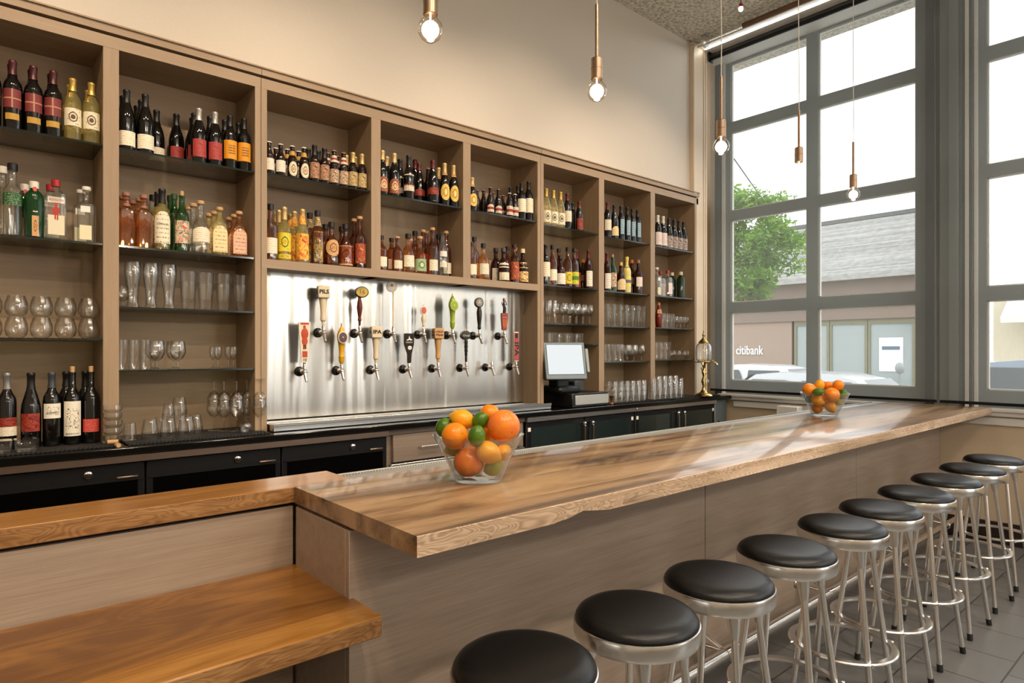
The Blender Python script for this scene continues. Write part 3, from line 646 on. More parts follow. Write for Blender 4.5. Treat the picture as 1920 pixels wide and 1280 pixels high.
LABELS = {
 'maroon4': lambda: label('maroon_square_label', '2A1410', '8A3432', 'grid4', '6E2A2C'), 'gold': lambda: label('gold_strip_label', 'C89B3C', '8A6520', 'text'),
 'cream': lambda: label('cream_wine_label', 'EFE4C6', '6A5A3C', 'emblem', '5E3A22'), 'creamtext': lambda: label('cream_text_label', 'EDE3C8', '5A4A36', 'text'), 'creamlow': lambda: label('plain_cream_label', 'F1E8D0', 'C79A4A', 'text'),
 'script': lambda: label('script_label', 'F0E8D4', '5A4A38', 'script'), 'red': lambda: label('red_label', 'B8423C', '7E2A2A', 'pic', '9A3430'), 'redtext': lambda: label('red_text_label', 'CF4438', 'F0B0A0', 'text'), 'darkred': lambda: label('dark_red_label', '8E2A1C', '5A1610', 'pic', 'A8442C'),
 'redwhite': lambda: label('red_white_label', 'E8DCC4', '9A2A24', 'band', '7A2018'), 'orange': lambda: label('orange_grid_label', 'E89A1C', '14100C', 'smallgrid'), 'white': lambda: label('white_label', 'F2EBDA', 'B04A2A', 'text'),
 'oval': lambda: label('oval_label', 'F0E2C2', '7A4A22', 'emblem', 'C8A06A'), 'pic': lambda: label('picture_label', 'C8A07A', '2A1A14', 'pic', '8A3024'), 'picred': lambda: label('red_picture_label', 'E0C8A4', '8A2418', 'pic', '3A1410'), 'picgold': lambda: label('gold_picture_label', 'D8BE84', '4A3214', 'pic', '8A6A2A'),
 'yellow': lambda: label('yellow_label', 'F2CE2A', '3A7A2A', 'emblem', 'E8B020'), 'yellowgreen': lambda: label('yellow_green_label', 'E2D82A', '4A8A1E', 'band', '2E5A1A'), 'colour': lambda: label('tropical_label', 'F0A040', 'C2331E', 'pic', 'E8D040'), 'green': lambda: label('green_label', '9DB48A', '3E6A3A', 'emblem', 'E0E0B0'),
 'scene': lambda: label('painted_scene_label', 'E8D8B8', 'C8401E', 'pic', '2A2018'), 'archy': lambda: label('arched_yellow_label', 'F2D8A4', '8A5A1E', 'text'), 'archp': lambda: label('arched_pink_label', 'E8B898', '7A3A1E', 'text'), 'tan': lambda: label('tan_label', 'D8A870', '7A4A20', 'emblem', 'C08A4A'),
 'brown': lambda: label('brown_label', '6A2A18', 'E08A4A', 'pic', 'C84A2A'), 'rod': lambda: label('brown_lettered_label', '8A4A2A', 'E8C89A', 'emblem', 'D8A870'), 'yround': lambda: label('round_yellow_label', 'F0C860', 'B07A1C', 'emblem', 'F4E2A8'), 'pinkw': lambda: label('pale_pink_label', 'F2E2DC', 'C8A8A0', 'script'), 'dpic': lambda: label('dark_patterned_label', 'D8C8BC', '2A1820', 'pic', '5A3038'), 'blue': lambda: label('yellow_blue_label', 'F0DC70', '2A4A8A', 'band', 'D8B830'), 'foil': lambda: flat('gold_foil', 'C9A568', .35, .6), 'whitecap': lambda: flat('white_cap', 'E8E0D2', .4),
 'greenband': lambda: label('green_band_label', '1E5A2A', 'D8E0C0', 'text'), 'lblue': lambda: label('pale_blue_mark', '9AB8C8', '15120F', 'text'), 'tri': lambda: label('striped_label', '2A1410', 'E8DCC4', 'pic', 'C8A030'), 'gold2': lambda: label('ornate_gold_label', 'D8B060', '8A1E1E', 'pic', 'F0E0B0')}
CAPM = dict(maroon=('4A1418', .35), gold=('C8A552', .3), black=('14110F', .4), grey=('8E8C88', .35), dgrey=('3E4148', .35), red=('A82426', .35), dred=('5E1418', .4), white=('ECE6DA', .4), silver=('B8B4AC', .3), cork=('C8A070', .7), copper=('9A6A58', .4), foil=('D2B278', .35), green=('2E4A24', .4), orange=('C8742E', .4), yellowc=('E8D060', .4), pale=('E8D8B0', .45))
def capm(n): c, r = CAPM[n]; return flat('closure_' + n, c, r, .5 if n in ('gold', 'silver', 'foil', 'grey') else 0)
# kind: shape, body material, liquid (mat, fill) or None, closure (type, material), labels [(z0,z1 frac of height, half angle, label, arch/oval)], words
K = {
 'w_maroon': ('bord', G_dark, None, ('sleeve', 'maroon'), [(.30, .57, 1.05, 'maroon4', ''), (.13, .22, .75, 'gold', '')], 'dark wine bottle, maroon four-square label'),
 'w_white': ('bord', G_pale, None, ('sleeve', 'gold'), [(.22, .50, 1.15, 'cream', '')], 'golden white-wine bottle with cream label'),
 'b_cream': ('burg', G_dark, None, ('sleeve', 'black'), [(.06, .30, 1.2, 'creamlow', '')], 'dark burgundy bottle, low cream label'),
 'b_red': ('burg', G_dark, None, ('sleeve', 'black'), [(.10, .38, 1.0, 'red', '')], 'dark burgundy bottle, red label'),
 'b_redg': ('burg', G_dark, None, ('sleeve', 'silver'), [(.10, .42, 1.0, 'red', '')], 'dark bottle, grey capsule, red label'),
 'w_orange': ('bord', G_dark, None, ('sleeve', 'black'), [(.17, .52, 1.15, 'orange', '')], 'dark wine bottle, orange grid label'),
 'w_plain': ('bord', G_dark, None, ('sleeve', 'black'), [], 'plain dark wine bottle'),
 'b_plain': ('burg', G_dark, None, ('sleeve', 'black'), [], 'plain dark burgundy bottle'),
 'tequila': ('square', G_amber, None, ('stopper', 'copper'), [], 'square amber tequila bottle, copper stopper'),
 'chinaco': ('round', G_pale, None, ('sleeve', 'black'), [(.10, .62, 1.2, 'creamtext', 'arch')], 'clear rounded bottle, big cream label'),
 'clear_blk': ('round', G_water, None, ('cap', 'black'), [], 'clear bottle with black cap'),
 'green_scene': ('bord', G_green, None, ('cork', 'cork'), [(.14, .54, 1.2, 'scene', '')], 'green bottle, painted scene label'),
 'green_plain': ('bord', G_green, None, ('cap', 'green'), [], 'green glass bottle'),
 'clear_white': ('squat', G_water, None, ('stopper', 'cork'), [(.22, .52, 1.2, 'creamlow', 'arch')], 'squat clear bottle, white label, cork stopper'),
 'clear_cork': ('squat', G_water, None, ('stopper', 'cork'), [], 'squat clear bottle with cork stopper'),
 'arch_y': ('arch', G_pale, None, ('stopper', 'cork'), [(.06, .60, .95, 'archy', 'arch')], 'flat clear bottle, arched yellow label'),
 'arch_p': ('arch', G_amber, None, ('stopper', 'cork'), [(.06, .60, .95, 'archp', 'arch')], 'flat amber bottle, arched pink label'),
 'gin_green': ('gin', flat('deep_green_gin_glass', '0E3A18', .06), None, ('cap', 'white'), [(.42, .80, .22, 'white', ''), (.02, .36, .33, 'tan', ''), (.77, .85, .3, 'redtext', 'oval')], 'dark green gin bottle, red seal, white strip'),
 'beefeater': ('rect', G_water, None, ('cap', 'red'), [], 'clear flat gin bottle lettered BEEFEATER'),
 'clear_sq': ('square', G_water, None, ('stopper', 'white'), [], 'square clear bottle with white stopper'),
 'tall_green': ('tallc', G_water, ('p', 0), ('cap', 'black'), [(.40, .56, 1.5, 'greenband', '')], 'tall clear bottle, green band, black cap'),
 'tall_clear': ('tallc', G_water, None, ('cap', 'white'), [], 'tall clear bottle with white cap'),
 'c_grey': ('bord', G_dark, None, ('sleeve', 'grey'), [(.30, .42, 1.15, 'darkred', ''), (.18, .30, 1.15, 'creamtext', '')], 'wine bottle, grey capsule, red-and-white label'),
 'c_red': ('burg', G_dark, None, ('sleeve', 'black'), [(.22, .46, 1.05, 'darkred', '')], 'dark burgundy bottle, rust-red label'),
 'c_poliz': ('bord', G_dark, None, ('sleeve', 'dgrey'), [(.38, .58, 1.1, 'script', '')], 'wine bottle, slate capsule, high cream label'),
 'c_barb': ('bord', G_dark, None, ('cork', 'cork'), [(.12, .60, 1.15, 'script', '')], 'corked wine bottle with tall cream label'),
 'c_redl': ('bord', G_dark, None, ('cork', 'cork'), [(.16, .34, 1.1, 'redtext', '')], 'corked black wine bottle, small red label'),
 'beer_w': ('beer', G_brown, None, ('crown', 'white'), [(.12, .48, 1.2, 'white', '')], 'brown beer bottle, white label'),
 'beer_o': ('beer', G_brown, None, ('crown', 'white'), [(.06, .50, 1.0, 'oval', 'oval'), (.70, .84, 1.2, 'gold', '')], 'brown beer bottle, cream oval label'),
 'beer_p': ('beer', G_brown, None, ('sleeve', 'black'), [(.10, .52, 1.2, 'pic', '')], 'black-topped bottle, grey picture label'),
 'beer_r': ('beer', G_brown, None, ('crown', 'copper'), [(.08, .46, 1.2, 'picred', ''), (.66, .86, 1.2, 'redwhite', '')], 'beer bottle, red picture label and neck label'),
 'beer_f': ('beer', G_brown, None, ('sleeve', 'foil'), [(.08, .46, 1.2, 'picgold', '')], 'foil-necked beer bottle, gold picture label'),
 'beer_c': ('beer', G_brown, None, ('crown', 'copper'), [(.08, .36, 1.1, 'redwhite', 'arch')], 'beer bottle, red and cream flowered label'),
 'beer_d': ('beer', G_brown, None, ('crown', 'white'), [(.10, .46, 1.1, 'redwhite', '')], 'beer bottle, white label with red mark'),
 'beer_n': ('beer', G_brown, None, ('crown', 'copper'), [], 'plain brown beer bottle'),
 'rod': ('beerb', G_dark, None, ('sleeve', 'foil'), [(.06, .40, 1.15, 'rod', 'arch')], 'dark bottle, gold foil, brown arched label'),
 'beer_big': ('beerb', G_dark, None, ('sleeve', 'black'), [(.18, .56, 1.2, 'redwhite', '')], 'large dark beer bottle, white figure label'),
 'champ_r': ('champ', G_dark, None, ('sleeve', 'dred'), [(.20, .36, 1.15, 'darkred', 'arch')], 'dark champagne bottle, dark red band label'),
 'champ_y': ('beerb', G_dark, None, ('sleeve', 'foil'), [(.12, .50, 1.0, 'yround', 'oval'), (.72, .80, 1.2, 'tan', '')], 'wired-cork bottle, round yellow label'),
 'rum_y': ('round', G_pale, None, ('sleeve', 'foil'), [(.18, .52, 1.2, 'yellow', ''), (.05, .13, 1.2, 'yellow', '')], 'clear rum bottle, yellow label'),
 'rum_c': ('round', G_pale, None, ('sleeve', 'foil'), [(.06, .54, 1.2, 'colour', ''), (.72, .9, 1.3, 'colour', '')], 'rum bottle, bright orange tropical label'),
 'rum_t': ('round', G_whisky, None, ('cap', 'black'), [(.05, .62, .8, 'tri', ''), (.72, .9, 1.3, 'tri', '')], 'dark rum bottle, striped triangular label'),
 'rum_rd': ('squat', G_whisky, None, ('cap', 'black'), [(.22, .60, 1.1, 'tan', 'oval')], 'round dark rum bottle, tan oval label'),
 'rum_tan': ('squat', G_whisky, None, ('cap', 'black'), [(.04, .50, 1.4, 'tan', '')], 'squat bottle, wide tan label'),
 'brown_r': ('round', G_whisky, None, ('stopper', 'cork'), [(.10, .50, 1.0, 'brown', '')], 'brown spirit bottle, orange-red lettering'),
 'wh_label': ('round', G_whisky, None, ('stopper', 'cork'), [(.10, .34, .9, 'creamtext', '')], 'whisky bottle, low cream label'),
 'wh_big': ('squat', G_amber, None, ('cap', 'black'), [(.15, .45, .9, 'creamtext', '')], 'amber whisky bottle, cream label'),
 'wh_green': ('squat', G_amber, None, ('stopper', 'cork'), [(.08, .42, 1.1, 'green', '')], 'whiskey bottle, pale green label'),
 'wh_dark': ('round', G_whisky, None, ('cap', 'black'), [(.12, .40, 1.0, 'creamlow', '')], 'dark whisky bottle, ivory label'),
 'wh_plain': ('round', G_whisky, None, ('cap', 'black'), [], 'dark whisky bottle'),
 'wh_two': ('squat', G_red, None, ('cap', 'dgrey'), [(.05, .28, 1.1, 'creamtext', ''), (.42, .56, 1.1, 'creamtext', '')], 'dark bottle with two cream labels'),
 'wh_pic': ('round', G_whisky, None, ('cap', 'black'), [(.08, .55, 1.1, 'brown', '')], 'whisky bottle, printed picture label'),
 'ornate': ('squat', G_red, None, ('cap', 'pale'), [(.05, .35, 1.2, 'gold2', ''), (.45, .62, 1.0, 'gold2', '')], 'dark cognac bottle with ornate gold label'),
 'grappa': ('drop', G_water, None, ('stopper', 'silver'), [(.20, .32, .8, 'creamtext', ''), (.44, .56, .8, 'pinkw', '')], 'slim clear grappa bottle, glass ball stopper'),
 'w_cream': ('bord', G_dark, None, ('sleeve', 'black'), [(.20, .56, 1.15, 'creamlow', '')], 'dark wine bottle, plain cream label'),
 'burg_w': ('burg', G_pale, None, ('sleeve', 'gold'), [(.08, .40, 1.1, 'cream', '')], 'pale burgundy bottle, yellow capsule'),
 'w_redcap': ('bord', G_dark, None, ('sleeve', 'dred'), [(.20, .50, 1.15, 'creamtext', '')], 'dark wine bottle, red capsule, cream label'),
 'b_redside': ('burg', G_dark, None, ('sleeve', 'dred'), [(.05, .42, .8, 'darkred', '')], 'dark bottle with narrow dark red label'),
 'campari': ('bord', G_red, None, ('sleeve', 'dred'), [(.06, .46, .9, 'white', '')], 'red vermouth bottle, white label'),
 'liq_yel': ('round', G_whisky, None, ('cap', 'black'), [(.08, .38, 1.2, 'yellow', '')], 'bottle with bright yellow label'),
 'liq_yg': ('round', G_whisky, None, ('cap', 'black'), [(.08, .40, 1.2, 'yellowgreen', '')], 'bottle with yellow-green label'),
 'small_w': ('squat', G_red, None, ('cap', 'black'), [(.06, .42, 1.1, 'white', '')], 'small dark bottle, white label'),
 'small_or': ('round', G_red, None, ('cap', 'orange'), [(.3, .5, 1.0, 'pic', '')], 'short dark bottle, orange cap'),
 'yel_blue': ('round', flat('pale_yellow_liqueur', 'E2D27C', .12), None, ('cap', 'yellowc'), [(.18, .46, 1.0, 'blue', ''), (.68, .76, 1.3, 'blue', '')], 'pale yellow liqueur bottle, blue label'),
 'liq_gold': ('squat', G_red, None, ('cap', 'gold'), [(.08, .45, 1.1, 'archy', 'arch')], 'dark liqueur bottle, gold cap, yellow label'),
 'amaro': ('round', G_red, None, ('cap', 'copper'), [(.22, .50, 1.0, 'pinkw', '')], 'dark amaro bottle, pale label'),
 'w_blue': ('bord', G_dark, None, ('sleeve', 'black'), [(.16, .60, .5, 'lblue', '')], 'dark wine bottle, pale blue printed side'),
 'w_gold_arch': ('burg', G_dark, None, ('sleeve', 'black'), [(.08, .36, 1.0, 'archy', 'arch')], 'dark burgundy bottle, cream shield label'),
 'b_pink': ('burg', G_dark, None, ('sleeve', 'white'), [(.06, .46, 1.1, 'pinkw', '')], 'white-capped bottle, pale pink label'),
 'b_dpic': ('burg', G_dark, None, ('sleeve', 'black'), [(.04, .42, 1.1, 'dpic', '')], 'dark bottle, dark patterned label'),
 'clr_redcap': ('square', G_water, None, ('cap', 'red'), [(.10, .5, .7, 'pinkw', '')], 'clear square gin bottle, red cap'),
 'dk_green': ('gin', G_dkgreen, None, ('cap', 'pale'), [], 'dark green gin bottle, pale cap'),
 'red_small': ('drop', flat('red_brown_bottle', '6E1E0E', .1), None, ('cap', 'orange'), [(.55, .7, 1.0, 'tan', '')], 'small red-brown bottle with orange top'),
}
PROTO = {}
def bottle_proto(kind):
    shape, body, liq, (ct, cm), labs, words = K[kind]
    hh, prof, p, zr, sy = SH[shape]
    r = thing('bottle', words, 'bottle')
    MB().lathe(prof, 20, 0, None, p, zr, True, sy).build('body', body, r)
    top = prof[-1][1]; rn = prof[-1][0]; z_sh = [z for (rr, z) in prof if rr < .019 and z > .12][0]
    m = capm(cm)
    if ct == 'sleeve':
        zb = max(z_sh, hh * .70)
        rb = .0155 if zb > z_sh else .017
        MB().lathe([(rb + .0015, zb), (rn + .0022, zb + .02), (rn + .0028, top - .014), (rn + .0042, top - .012), (rn + .0042, top - .003), (rn + .002, top + .0012), (1e-5, top + .0012)], 18, 0, cap1=False, cap0=False).build('capsule', m, r)
    elif ct == 'crown':
        MB().lathe([(rn + .0045, top - .006), (rn + .003, top + .001), (rn, top + .003), (1e-5, top + .0035)], 18, 0, cap1=False, cap0=False).build('crown_cap', m, r)
    elif ct == 'cap':
        MB().lathe([(rn + .004, top - .022), (rn + .0042, top + .004), (rn + .002, top + .006), (1e-5, top + .006)], 18, 0, cap1=False).build('cap', m, r)
    elif ct == 'cork':
        MB().lathe([(.0095, top - .004), (.0105, top + .022), (.009, top + .024), (1e-5, top + .024)], 14, 0, cap1=False).build('cork', m, r)
    elif ct == 'stopper':
        if kind == 'grappa': MB().ball((0, 0, top + .014), .015).build('stopper', G_clear, r)
        else: MB().lathe([(rn - .003, top - .004), (rn + .001, top), (rn + .0045, top + .002), (rn + .0045, top + .014), (rn + .002, top + .017), (1e-5, top + .017)], 16, 0, cap1=False).build('stopper', m, r)
    for (a, b, half, ln, st) in labs:
        za, zb = a * hh, b * hh
        def rad(z):
            for (r0, q0), (r1, q1) in zip(prof, prof[1:]):
                if q0 <= z <= q1 and q1 > q0: return r0 + (r1 - r0) * (z - q0) / (q1 - q0)
            return prof[-1][0]
        R0, R1 = rad(za) + .0007, rad(zb) + .0007
        if ct == 'sleeve' and za > z_sh: R0 += .003; R1 += .003
        if not zr: R0 = max(rad(za), .001) + .0008
        if R1 < R0 * .9 and za < z_sh: R1 = rad(zb) + .0012
        if st == 'oval' or st == 'arch': R0 = R1 = max(R0, R1)
        MB().patch(R0, za, zb, half, arch=st == 'arch', oval=st == 'oval', p=p, sy=sy, R1=R1, n=12).build('neck_label' if a > .6 else 'label', LABELS[ln](), r)
    if kind == 'beefeater':
        Y = -.0395 * .62 - .0006
        MB().box(-.033, .033, Y, Y + .0004, .012, .178).build('label', G_glassware, r)
        l = MB().box(-.033, .033, Y - .0006, Y - .0002, .150, .174).build('name_band', label('plain_paper', 'EFE8DA'), r)
        letters('BEEFEATER', .014, REDINK, l, T3((0, Y - .0009, .162)), fit=.058)
        MB().box(-.033, .033, Y - .0006, Y - .0002, .02, .10).build('lower_label', label('cream_text_label2', 'E6DCC0', 'B08A50', 'text'), r)
        MB().ball((0, Y - .001, .140), .006, sc=(1, .1, 1)).ball((0, Y - .001, .118), .015, sc=(.75, .05, 1.2)).box(-.014, -.006, Y - .0014, Y - .0008, .10, .128).box(.006, .014, Y - .0014, Y - .0008, .105, .128).box(-.007, -.001, Y - .0014, Y - .0008, .082, .104).box(.002, .008, Y - .0014, Y - .0008, .080, .104).box(-.012, .012, Y - .0014, Y - .0008, .146, .150).build('printed_guard', REDINK, r)
    if kind == 'tequila':
        m_ = MB()
        for sd in range(4):
            for k in range(8):
                a = pi * k / 8; m_.tube([(cos(a) * .024, -.0385, .09 + sin(a) * .030), (-cos(a) * .024, -.0385, .09 - sin(a) * .030)], .0013, 5, M=Matrix.Rotation(sd * pi / 2, 4, 'Z'))
        m_.build('carved_relief', G_amber, r)
        MB().lathe([(.0185, .176), (.019, .182), (.0185, .188)], 16).build('neck_ring', capm('copper'), r)
    if kind == 'clear_sq':
        MB().box(-.028, .012, -.0385, -.038, .125, .150).build('label', label('black_white_label', 'F0EAE0', '15120F', 'band', '15120F'), r)
        MB().box(-.032, .018, -.0385, -.038, .01, .07).build('lower_label', label('plain_cream_label2', 'E8DEB8', 'B0A070', 'text'), r)
    if kind == 'chinaco': letters('Chinaco', .018, flat('olive_ink2', '5A5A22', .6), r, T3((0, 0, .115)), wrap=.0402, fit=.058, name='lettering')
    if kind == 'c_poliz': letters('polesio', .014, INK, r, T3((0, 0, .138)), wrap=.0386, fit=.05, name='lettering')
    if kind == 'c_barb':
        letters('BARBOLINI', .009, INK, r, T3((0, 0, .045)), wrap=.0386, fit=.056, name='lettering')
    if kind == 'rod': letters('ROD', .03, flat('cream_ink', 'E8CFA0', .5), r, T3((0, 0, .045)), wrap=.0396, fit=.052, name='lettering')
    if kind == 'rum_c': letters('Cruzan', .016, REDINK, r, T3((0, 0, .135)), wrap=.0402, fit=.055, name='lettering')
    if kind == 'beer_d': letters('D', .026, REDINK, r, T3((0, 0, .067)), wrap=.0325, name='lettering')
    if kind == 'w_redcap' : pass
    return r
BAYN = ['leftmost bay', 'leftmost bay', 'second bay', 'third bay', 'fourth bay', 'fifth bay', 'sixth bay', 'seventh bay', 'last bay']
def spread(xs, rs, lo, hi):
    """keep things in one row apart and inside lo..hi; returns positions and a radius factor"""
    k = min(1.0, (hi - lo - .004) / (2 * sum(rs))) if rs else 1.0
    rs = [r * k for r in rs]; xs = list(xs); n = len(xs)
    for i in range(n):
        m = lo + rs[0] if i == 0 else xs[i - 1] + rs[i - 1] + rs[i] + .0006
        xs[i] = max(xs[i], m)
    for i in range(n - 1, -1, -1):
        m = hi - rs[-1] if i == n - 1 else xs[i + 1] - rs[i + 1] - rs[i] - .0006
        xs[i] = min(xs[i], m)
    return xs, k
def place_row(bay, shelf, z, rows, make, group):
    """rows: {row name: (y, [(kind, u, vtop or None)])}"""
    a, b = bayx(bay)
    for rn, (y, items) in rows.items():
        items = sorted(items, key=lambda q: q[1]); xs = [ony(it[1], 600, y).x for it in items]; rs = []; hs = []
        for it in items:
            h = ony(it[1], it[2], y - .015).z - z if it[2] is not None else None
            hh, prof, p, zr, sy = SH[K[it[0]][0]]; H0 = hh + (.017 if K[it[0]][3][0] in ('cork', 'stopper') else 0)
            sz = min(1.18, max(.82, (h / H0) if h else 1)); sx = 1.0 if sz > .95 else (.5 + .5 * sz)
            rs.append(max(r for r, _ in prof) * sx * (1.04 if p == 2 else 1.05)); hs.append((sx, sz))
        big = bay == 1
        xs, k = spread(xs, rs, a + .003 if not big else -.6, b - .003)
        for i, it in enumerate(items): make(it[0], xs[i], y, z, hs[i][0] * k, hs[i][1], rn, bay, shelf, group)
ALLB = []
def mk_bottle(kind, x, y, z, sx, sz, rn, bay, shelf, group):
    first = kind not in PROTO
    if first: PROTO[kind] = bottle_proto(kind)
    o = PROTO[kind] if first else dup(PROTO[kind])
    o.location = (x, y, z + .0005); o.scale = (sx, sx, sz)
    o.rotation_euler = (0, 0, -math.atan2(x, y) * .45 + random.uniform(-.12, .12)) if SH[K[kind][0]][2] == 2 else (0, 0, random.uniform(-.04, .04))
    ALLB.append((o, kind, rn, bay, shelf)); o['group'] = group
def B(bay, shelf, z, **rows):
    Y = dict(front=3.792, middle=3.884, rear=3.976); name = BAYN[bay]
    if shelf == 'back counter': Y = dict(front=3.80, rear=3.90)
    place_row(bay, shelf, z, {k: (Y[k], v) for k, v in rows.items()}, mk_bottle, 'bottles on the %s, %s' % (shelf, name))
f = 'w_maroon'
B(1, 'top shelf', 2.55, front=[(f, -12, 105), (f, 25, 113), (f, 62, 123), (f, 99, 132), ('w_white', 134, 146), ('w_white', 168, 154)], middle=[('w_plain', 22, 120), ('w_plain', 58, 130), ('w_plain', 92, 138), ('w_white', 127, 158), ('w_white', 160, 168)])
B(1, 'second shelf', 2.055, front=[('tall_clear', -16, 292), ('tall_green', 15.6, 290), ('gin_green', 55.6, 311), ('beefeater', 103, 324), ('clear_sq', 162, 336)], middle=[('tall_clear', 4, 296), ('gin_green', 46, 318), ('beefeater', 95, 338), ('clear_sq', 152, 345)])
B(1, 'back counter', CZ + .009, front=[('c_grey', 13, 697), ('c_red', 58, 697), ('c_poliz', 95, 696), ('c_barb', 136, 682), ('c_redl', 174, 686)], rear=[('c_red', -15, 716), ('w_plain', 124, 694), ('w_plain', 160, 694)])
B(2, 'top shelf', 2.55, front=[('b_cream', 235, 167), ('b_cream', 272.5, 176), ('b_redg', 374.9, 203), ('b_redg', 405, 210), ('w_orange', 429.7, 216), ('w_orange', 455, 221)],
  middle=[('b_cream', 225, 178), ('b_cream', 264, 187), ('b_red', 365.3, 212), ('b_red', 394.6, 218), ('w_orange', 420, 224), ('w_orange', 446, 230)],
  rear=[('b_cream', 257, 198), ('b_cream', 293.6, 206), ('b_red', 330.7, 213), ('b_red', 357, 220)])
B(2, 'second shelf', 2.055, front=[('tequila', 230.4, 344), ('tequila', 267, 349.5), ('chinaco', 303.8, 354), ('green_scene', 341, 360), ('clear_white', 376.3, 374), ('arch_y', 411.7, 380), ('arch_p', 448.3, 388)],
  middle=[('tequila', 221, 352), ('tequila', 257, 355), ('chinaco', 296, 360), ('green_plain', 325, 365), ('clear_white', 362.5, 378), ('arch_y', 401.6, 388), ('arch_p', 439, 394)],
  rear=[('tequila', 248.6, 359), ('clear_blk', 286.6, 367), ('green_plain', 319, 368), ('clear_cork', 353, 384), ('arch_y', 391.8, 392), ('arch_p', 430, 400)])
B(3, 'top shelf', 2.56, front=[('beer_w', 504.6, 267), ('beer_w', 526, 272), ('beer_o', 548, 273), ('beer_o', 570, 276), ('beer_p', 592, 272), ('beer_p', 611, 278), ('beer_r', 628, 282), ('beer_r', 644.7, 286), ('beer_f', 660.4, 285), ('beer_f', 676.8, 288)],
  middle=[('beer_w', 517, 277), ('beer_o', 538.6, 279), ('beer_o', 560, 283), ('beer_p', 582.6, 279), ('beer_p', 602, 283), ('beer_r', 619, 287), ('beer_r', 636, 293), ('beer_f', 652, 291), ('beer_f', 668.6, 294)])
B(3, 'lower shelf', 2.052, front=[('wh_dark', 501, 383), ('rum_y', 530, 387.5), ('rum_c', 566.7, 390), ('rum_t', 595.3, 394.5), ('rum_rd', 621.3, 411), ('rum_tan', 647.5, 415), ('brown_r', 674.5, 405)],
  middle=[('rum_y', 522.6, 394), ('rum_c', 552, 394), ('rum_t', 580.8, 399), ('rum_rd', 610, 416), ('rum_tan', 645, 422), ('brown_r', 660.4, 409)], rear=[('rum_y', 516, 398), ('rum_c', 544.4, 401)])
B(4, 'top shelf', 2.56, front=[('rod', 716.7, 281.6), ('rod', 739, 287), ('beer_big', 766.3, 291), ('champ_r', 811.6, 300), ('champ_y', 833.4, 302.6), ('champ_y', 850.2, 305.5)],
  middle=[('rod', 725, 293), ('beer_big', 750, 298), ('champ_r', 785.8, 305), ('beer_n', 802, 315), ('champ_y', 822, 314)], rear=[('champ_r', 778, 299)])
B(4, 'lower shelf', 2.052, front=[('wh_dark', 715.5, 450), ('wh_label', 744.8, 443), ('wh_big', 761.2, 439), ('wh_green', 783, 442), ('wh_label', 810.9, 426), ('grappa', 830.3, 422)],
  middle=[('wh_dark', 734, 447), ('wh_green', 769, 447), ('brown_r', 793.3, 430), ('wh_label', 845.5, 434)], rear=[('wh_plain', 777.6, 434), ('brown_r', 799, 430), ('wh_plain', 822, 440)])
B(5, 'top shelf', 2.56, front=[('champ_y', 885, 332), ('beer_c', 919.2, 351), ('beer_c', 934.3, 354), ('beer_d', 955.8, 363), ('beer_d', 969, 366), ('w_cream', 983.4, 344), ('w_cream', 996.6, 341)],
  middle=[('beer_n', 894.7, 360), ('beer_n', 906.7, 356), ('beer_n', 923.5, 360), ('beer_c', 942.7, 367), ('w_plain', 957, 351), ('w_plain', 971, 348)])
B(5, 'lower shelf', 2.052, front=[('wh_dark', 884, 455), ('wh_big', 906.2, 441), ('wh_two', 943.9, 466), ('wh_pic', 964.2, 459), ('ornate', 977.9, 460)], middle=[('wh_dark', 889.2, 445), ('small_w', 929.5, 466), ('wh_plain', 951.5, 463), ('small_or', 957, 463)])
B(6, 'top shelf', 2.55, front=[('burg_w', 1024, 353), ('burg_w', 1036.8, 356), ('burg_w', 1050, 359), ('w_redcap', 1063.6, 362), ('b_redside', 1085.7, 377)], middle=[('w_plain', 1074, 380)])
B(6, 'second shelf', 2.06, front=[('w_cream', 1023, 458), ('wh_dark', 1033, 456), ('small_w', 1050.5, 480), ('liq_yel', 1062, 464), ('liq_yg', 1075, 466), ('campari', 1103.2, 469)], middle=[('wh_plain', 1047.6, 467), ('b_redside', 1089.3, 470), ('small_or', 1096, 488)])
B(7, 'top shelf', 2.54, front=[('w_redcap', 1138.6, 379), ('w_gold_arch', 1151.6, 384), ('w_blue', 1164.3, 386), ('w_blue', 1175.8, 388), ('w_blue', 1184.6, 391), ('w_blue', 1194, 393.4)])
B(7, 'second shelf', 2.056, front=[('campari', 1138, 474), ('green_scene', 1148.7, 478), ('liq_gold', 1163.8, 476), ('yel_blue', 1174.3, 480), ('amaro', 1196.6, 488)], middle=[('small_or', 1184.6, 488)])
B(8, 'top shelf', 2.535, front=[('b_pink', 1233.3, 403), ('b_pink', 1243.3, 405), ('b_dpic', 1254, 409), ('b_dpic', 1263.7, 411), ('b_dpic', 1270.9, 413), ('b_dpic', 1279.3, 415)])
B(8, 'second shelf', 2.054, front=[('clear_sq', 1231.3, 496), ('clr_redcap', 1251.7, 495), ('dk_green', 1276.4, 496.5)], middle=[('clr_redcap', 1238, 500), ('dk_green', 1260, 496)])
B(8, 'third shelf', 1.745, front=[('red_small', 1235, 565.6)])
